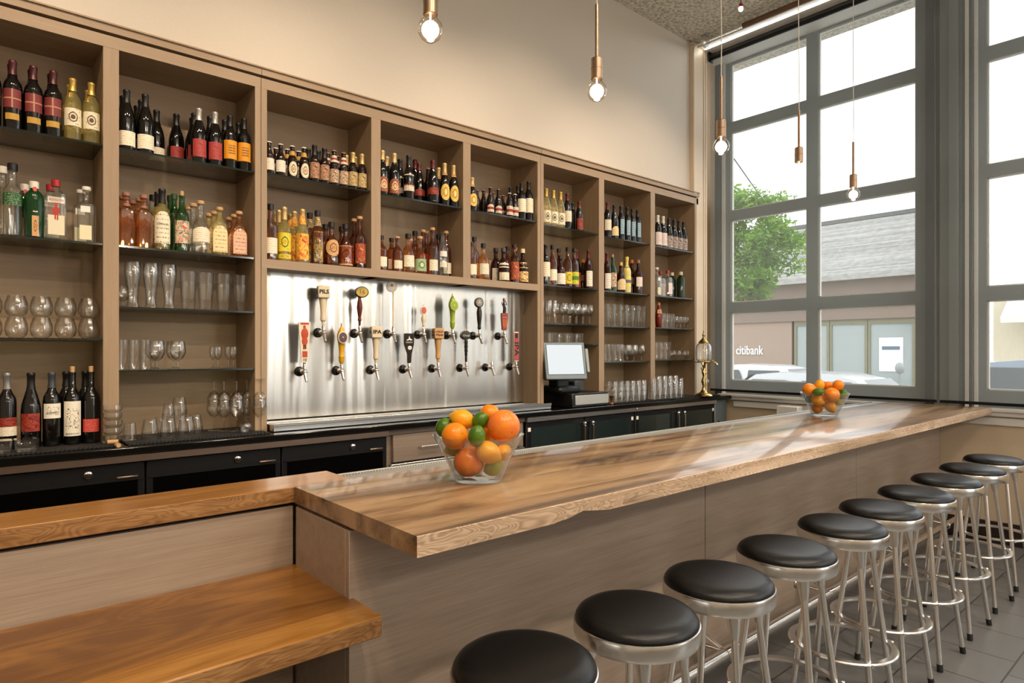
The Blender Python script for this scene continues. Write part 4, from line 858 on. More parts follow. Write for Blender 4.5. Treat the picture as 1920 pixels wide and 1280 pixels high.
# labels that single each one out
from collections import defaultdict
grp = defaultdict(list)
for o, kind, rn, bay, shelf in ALLB: grp[(kind, bay, shelf)].append((o, rn))
for (kind, bay, shelf), L_ in grp.items():
    wd = K[kind][5]; place = ('%s of the %s' % (shelf, BAYN[bay])) if shelf != 'back counter' else 'on the back counter at far left'
    if shelf != 'back counter': place = 'on the ' + place
    if len(L_) == 1: L_[0][0]['label'] = '%s, %s' % (wd, place); continue
    byrow = defaultdict(list)
    for o, rn in L_: byrow[rn].append(o)
    for rn, os_ in byrow.items():
        os_.sort(key=lambda q: q.location.x)
        for i, o in enumerate(os_):
            if len(os_) == 1: q = rn + ' row'
            else: q = ORD[i] + ' in ' + rn
            o['label'] = '%s, %s, %s' % (wd, q, place.replace('on the ', '').replace(' of the', ',') if shelf != 'back counter' else 'far left counter')

# ------------------------------------------------------------------ glassware
def shell(prof_out, th=.0018, zbase=.006):
    """outer profile (r,z) from base up; returns closed wall profile going back down inside"""
    inner = [(max(1e-5, r - th), z) for r, z in reversed(prof_out) if z > zbase]
    return prof_out + inner + [(1e-5, inner[-1][1])]
def foot(R, h, bowl):  # stemmed glass: foot, stem, bowl profile (r,z) starting at z=h
    out = [(1e-5, 0), (R, 0), (R, .0015), (R * .4, .005), (.0045, .012), (.0038, h * .6), (.0045, h - .004)] + bowl
    inner = [(max(1e-5, r - .0014), z + .001) for r, z in reversed(bowl[1:])]
    return out + inner + [(1e-5, bowl[1][1] + .001)]
GL = {
 'stemless': ('stemless wine tumbler', .100, shell([(1e-5, 0), (.026, 0), (.040, .012), (.0465, .035), (.044, .065), (.034, .098)][:6]), .0475),
 'weizen': ('tall curved wheat beer glass', .235, shell([(1e-5, 0), (.030, 0), (.030, .006), (.024, .022), (.0235, .05), (.030, .11), (.038, .17), (.0385, .20), (.035, .235)]), .039),
 'pint': ('pint glass', .150, shell([(1e-5, 0), (.031, 0), (.032, .004), (.0435, .150)]), .044),
 'highball': ('straight highball glass', .155, shell([(1e-5, 0), (.0235, 0), (.0245, .004), (.025, .155)]), .0255),
 'goblet': ('tulip beer goblet', .150, foot(.034, .045, [(.006, .045), (.026, .058), (.039, .085), (.040, .105), (.033, .150)]), .041),
 'cordial': ('small stemmed cordial glass', .120, foot(.024, .045, [(.004, .045), (.016, .062), (.022, .085), (.020, .120)]), .025),
 'wine': ('wine glass', .175, foot(.034, .075, [(.004, .075), (.022, .086), (.038, .112), (.040, .130), (.032, .175)]), .041),
 'flute': ('champagne flute', .225, foot(.030, .07, [(.004, .07), (.014, .085), (.023, .13), (.024, .17), (.020, .225)]), .031),
 'tumbler': ('rocks tumbler', .090, shell([(1e-5, 0), (.034, 0), (.035, .004), (.041, .090)], .002, .010), .042),
 'faceted': ('faceted tumbler', .100, shell([(1e-5, 0), (.030, 0), (.031, .004), (.042, .070), (.041, .100)], .0025, .010), .043),
 'small': ('short rocks glass', .085, shell([(1e-5, 0), (.027, 0), (.028, .004), (.0335, .085)], .002, .008), .034),
 'brandy': ('brandy snifter', .120, foot(.030, .035, [(.005, .035), (.030, .048), (.041, .070), (.036, .095), (.027, .120)]), .042),
}
GP = {}
def glass(kind, x, y, z, inv=False, lab='', group='', sc=1.0):
    words, h, prof, R = GL[kind]
    key = kind
    if key not in GP:
        n = 10 if kind == 'faceted' else 20
        o = MB().lathe(prof, n, 0, cap0=False, cap1=False, smooth=kind != 'faceted').build(words.replace(' ', '_'), G_glassware)
        GP[key] = o; first = True
    else: o = GP[key].copy(); COL.objects.link(o)
    o.rotation_euler = (pi, 0, 0) if inv else (0, 0, 0); o.scale = (sc, sc, sc)
    o.location = (x, y, z + .0005 + (h * sc if inv else 0))
    return tag(o, lab, 'glass', group)
def NM(kind): return GL[kind][0]
def grow(kind, us, y, z, bay, where, stack=1, inv=False, dz=None, sc=1.0, rows=1, dy=.09, fr='front'):
    h = GL[kind][1] * sc; n = len(us); R = GL[kind][3] * sc; a_, b_ = bayx(bay); wb = BAYN[bay]
    for rr in range(rows):
        xs, kk = spread([ony(u, 600, y).x for u in us], [R] * n, a_ + .003 if bay > 1 else -.6, b_ - .003)
        for i, x in enumerate(xs):
            for s in range(stack):
                parts = NM(kind)
                if stack > 1: parts += (', ' + ['bottom', 'middle', 'upper', 'top', 'topmost'][s if stack > 2 else s * 3] + ' of its stack')
                rowt = ('' if rows == 1 else [' front row', ' rear row'][rr])
                lab = '%s, %s from left%s, %s, %s' % (parts.replace(' of its stack', ' of stack'), ORD[i], rowt, where, wb)
                glass(kind, x, y + rr * dy, z + s * (dz if dz is not None else h + .0012), inv, lab, '%ss on the %s, %s' % (NM(kind), where, wb), sc)
grow('stemless', [6.5, 44, 85, 129, 165], 3.81, 1.58, 1, 'third shelf', 2, inv=False, rows=1)
grow('weizen', [249, 283, 316.7], 3.80, 1.745, 2, 'third shelf', rows=1)
grow('pint', [353, 385.6, 419, 450], 3.80, 1.745, 2, 'third shelf', 2, inv=False, dz=.055, rows=1)
grow('brandy', [228], 3.90, 1.745, 2, 'third shelf')
grow('highball', [222, 244.5, 266], 3.79, 1.42, 2, 'fourth shelf', rows=1)
grow('goblet', [294.4, 333.6], 3.79, 1.42, 2, 'fourth shelf', rows=2)
grow('cordial', [408.7, 437.5], 3.79, 1.42, 2, 'fourth shelf', rows=2)
grow('flute', [1030.5, 1040.5], 3.80, 1.745, 6, 'third shelf', sc=.85, rows=2)
grow('wine', [1058, 1070, 1081.7, 1093.6, 1104], 3.80, 1.745, 6, 'third shelf', rows=2)
grow('tumbler', [1035, 1052.7, 1068, 1085.5], 3.80, 1.577, 6, 'fourth shelf')
grow('pint', [1140.6, 1151, 1165, 1175, 1186, 1198, 1207], 3.80, 1.742, 7, 'third shelf', 2, dz=.05)
grow('highball', [1138, 1146, 1156, 1165], 3.80, 1.422, 7, 'fourth shelf')
grow('goblet', [1177, 1188.6, 1202.7], 3.80, 1.422, 7, 'fourth shelf', rows=2)
grow('highball', [1245, 1253, 1261], 3.80, 1.745, 8, 'third shelf', sc=.95)
grow('cordial', [1269, 1276, 1283, 1290], 3.80, 1.745, 8, 'third shelf', rows=1)
grow('small', [1234, 1243, 1252], 3.80, 1.432, 8, 'fourth shelf', 2)
grow('brandy', [1262, 1272, 1282, 1291], 3.80, 1.432, 8, 'fourth shelf', sc=.72)
# --- back counter glasses
def cg(kind, u, y, z, inv, lab, sc=1.0, grp='upturned tumblers on the counter mat'):
    return glass(kind, ony(u, 600, y).x, y, z, inv, lab, grp, sc)
zc = CZ + .0135
cg('small', 243, 3.74, zc, True, 'small upturned rocks glass alone at the left end of the counter mat', 1.0)
cg('faceted', 281.6, 3.74, zc, True, 'upturned faceted tumbler between the small rocks glass and the tumbler pile')
cg('faceted', 316, 3.74, zc, True, 'upturned faceted tumbler at left foot of the tumbler pile')
cg('faceted', 350, 3.72, zc, True, 'upturned faceted tumbler at the front right foot of the tumbler pile', 1.05)
cg('faceted', 302, 3.84, zc, True, 'upturned tumbler in the back row behind the pile, left')
cg('faceted', 337, 3.845, zc, True, 'upturned tumbler in the back row supporting the pile, middle')
cg('faceted', 366, 3.85, zc, True, 'upturned tumbler in the back row of the pile, right end')
cg('faceted', 316, 3.74, zc + .1015, True, 'upturned faceted tumbler on top of the left tumbler of the pile', .75)
cg('faceted', 336, 3.84, zc + .1015, True, 'upturned faceted tumbler topping the back of the pile')
for i, (u, y) in enumerate([(401, 3.86), (420, 3.80), (444, 3.74), (463, 3.84), (487, 3.73)]):
    x = ony(u, 600, y).x; pos = ORD[i]
    glass('wine', x, y, zc, False, 'upright wine glass on the counter mat, %s from the left of the cluster' % pos, 'wine glass cluster on the counter', 1.0)
    glass('wine', x, y, zc + .140, True, 'upturned wine glass resting in the %s upright wine glass from the left' % pos, 'wine glass cluster on the counter', .88)
cg('brandy', 460, 3.65, zc, True, 'small upturned snifter lying in front of the wine glass cluster', .75, 'wine glass cluster on the counter')
# ashtrays / dishes
ash = MB().lathe(shell([(1e-5, 0), (.030, 0), (.034, .004), (.044, .016), (.043, .036)], .004, .008), 10, 0, cap0=False, cap1=False, smooth=False)
a0 = ash.build('glass_ashtray', G_glassware)
x = ony(212, 600, 3.70).x
for i in range(5):
    o = a0 if i == 0 else a0.copy()
    if i: COL.objects.link(o)
    o.location = (x, 3.70, CZ + .0135 + i * .0375); o.rotation_euler = (0, 0, i * .2)
    tag(o, 'ribbed glass ashtray, %s in the stack beside the corked wine bottles' % ['lowest', 'second from bottom', 'middle', 'second from top', 'topmost'][i], 'ashtray', 'stack of glass ashtrays')
for i, u in enumerate((-2, 50)):
    x = ony(u, 600, 3.655).x
    o = MB().lathe(shell([(1e-5, 0), (.040, 0), (.042, .004), (.047, .055)], .004, .010), 24, 0, None, 5, cap0=False, cap1=False).build('square_glass_dish', G_glassware); o.location = (x, 3.655, CZ + .0135)
    tag(o, ['square glass dish at the very left edge, front of the counter', 'square glass dish in front of the rust-red labelled bottle'][i], 'dish', 'square glass dishes')
x = ony(212, 600, 3.62).x
tag(MB().tube([(x - .022, 3.632, CZ + .0245), (x + .022, 3.628, CZ + .0245)], .0105, 14).build('wine_cork', capm('cork')), 'pale wine cork lying in front of the ashtray stack', 'cork')
tag(MB().tube([(x + .012, 3.600, CZ + .0115), (x + .016, 3.575, CZ + .0115)], .0105, 14).build('wine_cork', capm('cork')), 'second wine cork, at the very edge of the counter below the first', 'cork')
# stacks right of register
zr = CZ + .0135
def lastcounter():
    rk = [(1147, 'second'), (1158, 'x'), (1170, 'x'), (1183, 'x'), (1195, 'x'), (1206, 'x')]
    for r_, (y, n) in enumerate(((3.66, 6), (3.75, 7))):
        for i in range(n):
            x = 4.37 + .083 * i + (.03 if r_ else 0)
            if x > 4.95: continue
            for s in range(3):
                glass('tumbler', x, y, zr + s * .0485, True, 'upturned rocks glass, %s of %s stack, %s row, beside the register' % (['bottom', 'middle', 'top'][s], ORD[i], ['front', 'back'][r_]), 'stacked rocks glasses beside the register', .93)
    for i in range(6):
        x = 4.93 + .088 * i
        if x > 5.5: continue
        for s in range(2):
            if x < 5.0 and s == 0 and False: continue
            glass('pint', x, 3.66, zr + s * .036, True, 'upturned pint glass, %s of the %s pint stack before the last bay' % (['lower', 'upper'][s], ORD[i]), 'stacked pint glasses beside the rocks glasses', 1.0)
    for i in range(5):
        x = 5.16 + .095 * i
        glass('wine', x, 3.84, zr, False, 'wine glass on the counter inside the last bay, %s from left' % ORD[i], 'wine glasses at the foot of the last bay', 1.15)
lastcounter()
cols_ = None

# ------------------------------------------------------------------ the bar
ZB = 1.07
bb = thing('bar_counter', 'long greige wood-panelled bar front behind the stools', 'bar', (.86, 1.70, 0)); L = T3((-.86, -1.70, 0))
MB().box(.862, 6.19, 1.70, 2.20, 0.0, 1.012, M=L).box(.88, 6.19, 1.69, 2.18, 1.008, 1.017, 1, M=L).build('body', [M_panel, flat('shadow_gap', '1A1410', .8)], bb)
for a, b in ((.842, 2.665), (2.670, 4.446), (4.451, 6.192)): MB().box(a, b, 1.676, 1.70, 0.0, 1.006, M=L, bev=.0015).build('front_panel', M_panel, bb)
MB().box(.842, .862, 1.70, 2.055, 0.0, 1.006, M=L, bev=.0015).build('end_panel', M_panel, bb)
lb = MB().box(-1.5, .84, 2.075, 2.24, 0, 1.006).box(-1.5, .84, 2.09, 2.22, 1.004, 1.017, 1)
tag(lb.build('low_bar_panel', [M_panel, flat('shadow_gap', '1A1410', .8)]), 'greige wood panel rising behind the low table at left', 'panel')
# slab with a small natural hollow under its front edge
def slab():
    xs = [.84] + [.84 + (6.165 - .84) * i / 90 for i in range(1, 90)] + [6.165]; mb = MB(); vs = []
    for x in xs:
        q = max(0, 1 - abs((x - 1.42) / (.07 if x < 1.42 else .13))) ; q = q * q * (3 - 2 * q)
        wob = .0012 * sin(x * 3) + .0006 * sin(x * 11)
        vs += [(x, 1.316 + wob, ZB - .0015), (x, 1.319 + wob, ZB), (x, 2.06, ZB), (x, 2.06, ZB - .052), (x, 1.316 + .07 * q, ZB - .052), (x, 1.316 + wob + .003 * q, ZB - .050 + .015 * q)]
    n = len(xs)
    for i in range(n - 1):
        for k in range(6):
            k2 = (k + 1) % 6; mb.f.append([i * 6 + k, i * 6 + 6 + k, i * 6 + 6 + k2, i * 6 + k2][::-1]); mb.mi.append(0 if k in (1, 2) else 1); mb.sm.append(False)
    mb.f.append([0, 1, 2, 3, 4, 5][::-1]); mb.mi.append(0); mb.sm.append(False)
    mb.f.append([(n - 1) * 6 + k for k in range(6)]); mb.mi.append(0); mb.sm.append(False); mb.v = vs
    return mb.build('bar_slab', [M_bar, M_edge])
tag(slab(), 'long thick polished wooden bar slab carrying the two fruit bowls', 'bar top')
m = MB().box(-1.5, 1.045, 2.062, 2.262, ZB - .052, ZB, bev=.002)
m.mi = [1 if i in () else 0 for i in range(len(m.f))]
m.mi = [1 if abs(sum(m.v[k][2] for k in f) / len(f) - (ZB - .026)) < .02 else 0 for f in m.f]
tag(m.build('ledge_slab', [M_low, M_lowedge]), 'narrow raised wooden ledge running left from the bar above the low table', 'ledge')
m = MB().box(-1.5, .858, 1.515, 2.072, .755, .812, bev=.004)
m.mi = [1 if abs(sum(m.v[k][2] for k in f) / len(f) - .7835) < .02 else 0 for f in m.f]
tag(m.build('low_table_top', [M_low, M_lowedge]), 'low golden wooden table top in the lower left, set against the panel', 'table top')
tag(MB().box(-1.5, -1.44, 1.60, 2.05, 0, .754).box(.3, .36, 1.75, 2.05, 0, .754).build('table_support', M_blackm), 'dark support panel beneath the low wooden table top', 'support')
t = NT('perforated_steel'); co = t.tex()
vv = t.n('ShaderNodeTexChecker', i_Vector=co, i_Scale=160.0).outputs[1]
M_perf = t.done(t.pbr(t.mix(vv, lin('C2C0BA'), lin('84837E')), .4, .4))
tag(MB().box(1.05, 6.165, 2.064, 2.20, 1.035, 1.056, bev=.002).box(1.05, 6.165, 2.19, 2.205, 1.03, 1.064, bev=.002).build('drip_rail', M_perf), 'perforated steel drip rail along the back edge of the bar', 'drip rail')
# foot rail
fr = thing('foot_rail', 'polished steel foot rail running low along the bar front', 'foot rail', (3.5, 1.53, .16)); L = T3((-3.5, -1.53, -.16))
MB().tube([(.95, 1.53, .16), (6.15, 1.53, .16)], .025, 16, M=L).build('rail', M_alu, fr)
for x in (1.55, 2.62, 3.69, 4.76, 5.83):
    MB().lathe([(.028, -.03), (.030, -.028), (.030, .028), (.028, .03)], 16, 0, L @ T3((x, 1.53, .16)) @ Matrix.Rotation(pi / 2, 4, 'Y')).tube([(x - .02, 1.55, .17), (x - .10, 1.67, .20)], .007, 8, M=L).tube([(x - .02, 1.55, .18), (x - .10, 1.67, .29)], .007, 8, M=L).lathe([(.020, 0), (.022, .004), (.012, .012), (1e-5, .012)], 14, 0, L @ T3((x - .10, 1.675, .20)) @ Matrix.Rotation(pi / 2, 4, 'X'), cap0=False).lathe([(.020, 0), (.022, .004), (.012, .012), (1e-5, .012)], 14, 0, L @ T3((x - .10, 1.675, .29)) @ Matrix.Rotation(pi / 2, 4, 'X'), cap0=False).build('bracket', M_chrome, fr)

# ------------------------------------------------------------------ stools
def make_stool():
    r = thing('bar_stool', 'x', 'stool', group='round black stools along the bar')
    zt = .785
    MB().lathe([(.150, zt - .012), (.169, zt - .008), (.171, zt - .002), (.172, zt + .020), (.1715, zt - .038), (.1705, zt - .042), (.160, zt - .042)][:0] + [(.155, .738), (.168, .738), (.171, .742), (.173, .750), (.173, .776), (.171, .782), (.166, .784), (.160, .780)], 48, 0).build('seat_rim', M_alu, r)
    MB().lathe([(.150, .776), (.167, .779), (.1685, .784), (.167, .791), (.161, .800), (.150, .8075), (.135, .8125), (.122, .8145), (.06, .816), (1e-5, .816)], 48, 0, cap1=False).build('seat', M_seat, r)
    for sx in (-1, 1):
        for sy in (-1, 1):
            top = Vector((sx * .078, sy * .085, .745)); bot = Vector((sx * .150, sy * .158, .022))
            l = MB().tube([top, bot], .0115, 12).build('leg', M_alu, r)
            d = (bot - top).normalized(); q = top + d * .085
            MB().tube([top + Vector((0, 0, -.004)), top + d * .05, q], .017, 12, rs=[.024, .019, .0135]).ball(top + d * .016 + Vector((sx * .0, sy * .019, 0)), .006).build('bracket', M_alu, l)
            MB().tube([bot - d * .012, bot + d * .02], .013, 12).build('foot', M_rubber, l)
            k = (.745 - .311) / (.745 - .022); x_ = sx * (.078 + .072 * k); y_ = sy * (.085 + .073 * k); dn = Vector((x_, y_, 0)).normalized()
            MB().tube([Vector((x_, y_, .311)), Vector((x_, y_, .311)) + dn * .035], .006, 8).build('ring_bolt', M_alu, l)
    # foot ring: flat outer band
    MB().lathe([(.178, .305), (.200, .305), (.205, .309), (.205, .313), (.200, .317), (.178, .317)], 56, 0, closed=True).build('foot_ring', M_alu, r)
    return r
SX = [0.995, 1.41, 1.825, 2.28, 2.77, 3.19, 3.67, 4.17, 4.69, 5.20]
st0 = make_stool()
SL = ['nearest black-seated aluminium stool, cropped at the bottom of the picture'] + ['black round-seated aluminium bar stool, %s from the near end of the row' % o for o in ORD[1:9]] + ['farthest black-seated bar stool, glossy seat beside the window wall']
for i, x in enumerate(SX):
    o = st0 if i == 0 else dup(st0)
    o.location = (x, 1.10, 0); o.rotation_euler = (0, 0, random.uniform(-.10, .10)); o['label'] = SL[i]

# ------------------------------------------------------------------ fruit bowls
def peel(name, c1, c2, c3=None, rough=.28, pores=140, bs=.12):
    t = NT(name); co = t.tex()
    n = t.noise(co, 9, 3, .5, .5); p_ = t.n('ShaderNodeTexVoronoi', i_Vector=co, i_Scale=float(pores)).outputs[0]
    st = [(.38, lin(c1)), (.62, lin(c2))] + ([(.75, lin(c3))] if c3 else [])
    return t.done(t.pbr(t.ramp(n, st), rough, 0, Normal=t.bump(p_, bs, .002), Specular_IOR_Level=.4))
FM = dict(orange=peel('orange_peel', 'EE8414', 'F4941E'), grapefruit=peel('grapefruit_peel', 'F08828', 'EC7838', 'F4A850'), lemon=peel('lemon_peel', 'F0A21C', 'F4B028'), lime=peel('lime_peel', '3E6410', '5E8418', '7C9A22', bs=.1), limey=peel('yellowing_lime_peel', '7E9A22', 'B4A62C'))
STEM = flat('stem_scar', '6E7A2E', .8)
def fruit(kind, c, r, axis, lab, grp):
    m = FM[kind]; el = dict(orange=.97, grapefruit=.95, lemon=1.18, lime=1.12, limey=1.12)[kind]
    q = Vector(axis).normalized().to_track_quat('Z', 'Y')
    prof = []; n = 22
    for i in range(n + 1):
        a = pi * i / n; rr = sin(a) * r; z = -cos(a) * r * el
        if kind in ('lemon', 'lime', 'limey'):
            nip = .16 if kind == 'lemon' else .08
            z += (1 if z > 0 else -1) * r * nip * max(0, abs(cos(a)) - .86) / .14; rr *= 1 - .06 * abs(cos(a)) ** 3
        else: z *= 1 - .05 * (max(0, abs(cos(a)) - .9) / .1)
        prof.append((max(1e-5, rr / (1.06 if el > 1.1 else 1)), z))
    o = MB().lathe(prof, 28, 0, cap0=False, cap1=False).build({'limey': 'lime'}.get(kind, kind), m); o.rotation_mode = 'QUATERNION'; o.rotation_quaternion = q; o.location = c
    tag(o, lab, 'fruit', grp)
    MB().lathe([(1e-5, prof[-1][1] + .0004), (r * .06, prof[-1][1] - .0002), (r * .08, prof[-1][1] - .003)], 10, 0, Matrix.Diagonal((1, 1, 1, 1)), cap0=False, cap1=False).build('stem_end', STEM, o)
def bowl(x, y, lab, items, s, which):
    r = thing('fruit_bowl', lab, 'bowl', (x, y, ZB + .0005))
    out = [(1e-5, 0), (.074, 0), (.081, .002), (.083, .008), (.120, .090), (.157, .158), (.1585, .160)]
    MB().lathe(out + [(.1565, .161), (.152, .158), (.115, .090), (.078, .014), (1e-5, .012)], 56, 0, cap0=False, cap1=False).build('bowl', G_clear, r)
    fw = Vector((cos(math.atan2(y, x)), sin(math.atan2(y, x)), 0)); rt = Vector((fw.y, -fw.x, 0))
    pos = []
    for (k, a, z, rr, dep, ax, d) in items: pos.append([k, Vector((a, dep, z)), rr, ax, d])
    R = lambda z: .078 + (z - .014) * (.152 - .078) / (.158 - .014)
    for it in range(220):      # let the fruit settle so that none cuts into another or the glass
        for i in range(len(pos)):
            p = pos[i][1]; r1 = pos[i][2]
            for j in range(i + 1, len(pos)):
                q = pos[j][1]; d = q - p; L_ = d.length; m_ = (r1 + pos[j][2]) * 1.0 - L_
                if m_ > 0 and L_ > 1e-6:
                    e = d / L_ * m_ * .5
                    e.x *= .4; e.z *= .6; p -= e; q += e
            if p.z < .0125 + r1: p.z = .0125 + r1
            h_ = math.hypot(p.x, p.y); lim = R(min(p.z, .158)) - r1 * 1.10
            if p.z < .17 and h_ > max(lim, 0): k_ = max(lim, .0) / h_ if h_ > 1e-6 else 1; p.x *= (.3 + .7 * k_) if False else k_ * .5 + .5; p.y *= k_
    for k, p, rr, ax, d in pos:
        c = Vector((x, y, ZB)) + rt * p.x - fw * p.y + Vector((0, 0, p.z + .001))
        A = rt * ax[0] + Vector((0, 0, ax[1])) - fw * ax[2]
        fruit(k, c, rr, A, d + which, 'citrus fruit ' + which.strip())
    return r
W1 = ' in the near bowl'; W2 = ' in the far bowl'
bowl(1.363, 1.745, 'clear flared glass bowl of citrus near the front end of the bar', [
 ('grapefruit', .085, .178, .0575, .005, (.5, -.3, .8), 'large pink-blushed grapefruit on top at right'),
 ('orange', -.080, .158, .0460, .020, (.6, .3, .7), 'big orange on the left side of the rim'),
 ('grapefruit', -.032, .072, .0540, .015, (.2, -.8, .4), 'large deep orange grapefruit at the bottom left'),
 ('lemon', -.055, .205, .0370, -.03, (1, -.25, .3), 'golden lemon on top left, pointing right'),
 ('lime', -.003, .157, .0315, .075, (.2, 1, .2), 'dark green lime at the front centre'),
 ('lime', .004, .205, .0290, -.02, (.5, .6, .2), 'lime behind the front lime near the top'),
 ('lemon', .028, .108, .0385, .055, (.9, -.5, .3), 'golden lemon at the middle front'),
 ('lemon', .082, .105, .0320, .02, (.1, .1, 1), 'puckered lemon at right under the grapefruit'),
 ('limey', .052, .052, .0300, .02, (.8, .4, .3), 'yellow-green lime at the bottom right'),
 ('lime', -.122, .180, .0290, -.03, (.3, 1, 0), 'lime at the left rim'),
 ('orange', .040, .222, .0350, -.06, (.2, 1, 0), 'orange at the top back'),
 ('limey', -.085, .105, .0270, -.02, (.7, .4, 0), 'pale lime low at the left side'),
 ('orange', .0, .100, .0400, -.075, (0, 1, 0), 'orange hidden at the back'),
 ('lemon', .03, .150, .0340, -.09, (0, 1, 0), 'lemon at the back of the bowl, half hidden'),
], 1, W1)
bowl(4.50, 1.90, 'clear flared glass bowl of citrus far down the bar before the window', [
 ('orange', -.092, .178, .0460, .02, (.3, 1, .3), 'blood-red orange at the left rim'),
 ('lemon', -.035, .205, .0350, -.01, (.2, 1, .2), 'golden lemon on top left'),
 ('orange', .085, .205, .0380, .0, (.9, -.3, .2), 'wide golden orange on top right'),
 ('orange', .045, .148, .0500, .045, (.4, .6, .6), 'large orange at the front right'),
 ('lime', -.040, .168, .0300, .08, (1, .1, .2), 'lime at the front centre, lying flat'),
 ('lemon', -.042, .098, .0370, .03, (.9, -.3, .3), 'orange-yellow lemon in the middle left'),
 ('orange', -.045, .050, .0360, .0, (.1, 1, .3), 'small orange at the bottom left'),
 ('lemon', .035, .068, .0370, .02, (.6, -.8, .3), 'lemon at the bottom right'),
 ('lime', .110, .158, .0290, .0, (.4, 1, 0), 'lime at the right rim'),
 ('limey', .085, .105, .0260, -.01, (.2, 1, 0), 'lime low at the right side'),
 ('lime', -.095, .118, .0280, -.01, (.2, 1, 0), 'dark lime low at the left side'),
 ('orange', .02, .205, .0330, -.06, (0, 1, 0), 'pink-tinged orange at the top back'),
 ('grapefruit', .0, .110, .0430, -.08, (0, 1, 0), 'grapefruit hidden at the back'),
], 1, W2)

# ------------------------------------------------------------------ pendants
GB = glassy('bulb_glass', (.96, .93, .88), (.75, .62, .48), ior=1.5)
for i, (u, y, zb) in enumerate([(807, 1.65, 2.510), (1119, 1.65, 2.525), (1352, 1.65, 2.497), (1498, 1.65, 2.535), (1600, 1.65, 2.520)]):
    x = ony(u, 600, y).x
    r = thing('pendant_light', 'bare globe bulb pendant with brass socket, %s' % ['first from the left', 'second from left', 'third, before the window edge', 'fourth, before the window', 'last of the row over the bar'][i], 'pendant light', (x, y, zb), 0, 'bare bulb pendants over the bar')
    MB().lathe([(1e-5, -.040), (.015, -.037), (.028, -.028), (.037, -.013), (.0395, .002), (.036, .016), (.026, .030), (.018, .040), (.0165, .052)], 28, 0, cap0=False, cap1=False).build('bulb', GB, r)
    MB().ball((0, 0, -.002), .027, 0, 18).tube([(0, 0, .0), (0, 0, .045)], .003, 6).build('filament', emis('filament_glow', 'FFE6C8', 9), r)
    MB().lathe([(.020, .043), (.0225, .045), (.0225, .085), (.0235, .086), (.0235, .089), (.0225, .090), (.0225, .124), (.0195, .127), (.008, .127)], 24, 0).build('socket', M_brass, r)
    MB().tube([(0, 0, .125), (0, 0, .335)], .0072, 12).build('rod', M_brass, r)
    MB().tube([(0, 0, .33), (.004, 0, .5), (-.006, 0, .9), (.003, 0, 1.4), (0, 0, 1.8), (0, 0, ZC - zb)], .0022, 6).build('cord', flat('clear_cord', 'D8D3C8', .3), r)
    MB().lathe([(.05, ZC - zb - .03), (.052, ZC - zb - .002)], 20).build('ceiling_rose', M_brass, r)
    light('POINT', 'pendant_bulb_light', (x, y, zb - .055), 4.0, (1, .82, .6), shadow_soft_size=.03)
r = thing('mini_light', 'tiny red-capped bulb hanging from the ceiling near the window', 'light', (5.14, 2.88, 4.49))
MB().ball((0, 0, 0), .020, sc=(1, 1, 1.2)).build('bulb', emis('mini_glow', 'FFE8DC', 6), r)
MB().lathe([(.010, .018), (.021, .012), (.016, .04), (.010, .05)], 14).build('cap', flat('red_cap', 'A8322C', .3), r)
MB().tube([(0, 0, .05), (0, 0, .215)], .003, 6).build('cord', M_blackm, r)
r = thing('shade_rod', 'horizontal rod with a brown sleeve just below the ceiling above the windows', 'rod', (5.7, 3.6, 4.64))
MB().tube([(0, 0, 0), (0, -.45, 0)], .012, 10).build('rod', M_alu, r)
MB().tube([(0, -.43, 0), (0, -3.0, 0)], .026, 14).build('sleeve', flat('brown_sleeve', '6A4E34', .5), r)
MB().lathe([(.055, 0), (.062, .01), (.062, .03), (.045, .045)], 24, 0, Matrix.Rotation(pi / 2, 4, 'X')).tube([(0, .01, 0), (0, .13, 0)], .012, 8).build('end_bracket', M_chrome, r)
MB().tube([(0, -.45, .0), (0, -.45, .055)], .008, 8).tube([(0, -2.9, .0), (0, -2.9, .055)], .008, 8).build('hanger', M_chrome, r)

# ------------------------------------------------------------------ register
r = thing('cash_register', 'black touchscreen cash register with a bright blank screen', 'cash register', (4.03, 3.80, CZ)); L = T3((-4.03, -3.80, -CZ))
POSB = flat('register_black', '1A1B1C', .4)
MB().box(3.80, 4.25, 3.62, 4.02, CZ + .001, CZ + .115, M=L, bev=.006).build('cash_drawer', POSB, r)
MB().box(3.835, 4.25, 3.614, 3.622, CZ + .02, CZ + .098, M=L, bev=.002).build('drawer_face', flat('register_silver', 'B9BBB8', .35, .3), r)
MB().box(3.70, 3.96, 3.66, 3.96, CZ + .116, CZ + .175, M=L, bev=.02).box(3.70, 3.84, 3.69, 3.80, CZ + .17, CZ + .30, M=L, bev=.01).build('stand', POSB, r)
MM = L @ T3((3.75, 3.665, CZ + .385)) @ Matrix.Rotation(R_(-24), 4, 'Z') @ Matrix.Rotation(R_(-14), 4, 'X')
mo = MB().box(-.185, .185, -.02, .04, -.155, .155, M=MM, bev=.014).build('monitor', POSB, r)
MB().box(-.180, .180, -.032, -.018, -.160, .150, M=MM, bev=.006).build('bezel', flat('bezel_grey', '6E7A80', .4, .2), mo)
MB().box(-.155, .155, -.0345, -.0325, -.118, .128, 0, MM).build('screen', emis('screen_glow', 'EEF4F4', 1.0), mo)
MB().box(-.16, .16, -.0335, -.031, -.122, .132, 0, MM).build('screen_border', POSB, mo)
MB().box(4.00, 4.12, 3.78, 3.92, CZ + .116, CZ + .21, M=L, bev=.01).build('receipt_printer', flat('printer_grey', '3A3E42', .4), r)
MB().box(.188, .215, -.02, .02, -.10, .10, M=MM, bev=.005).build('card_reader', flat('reader_grey', '9AA4A4', .4), mo)
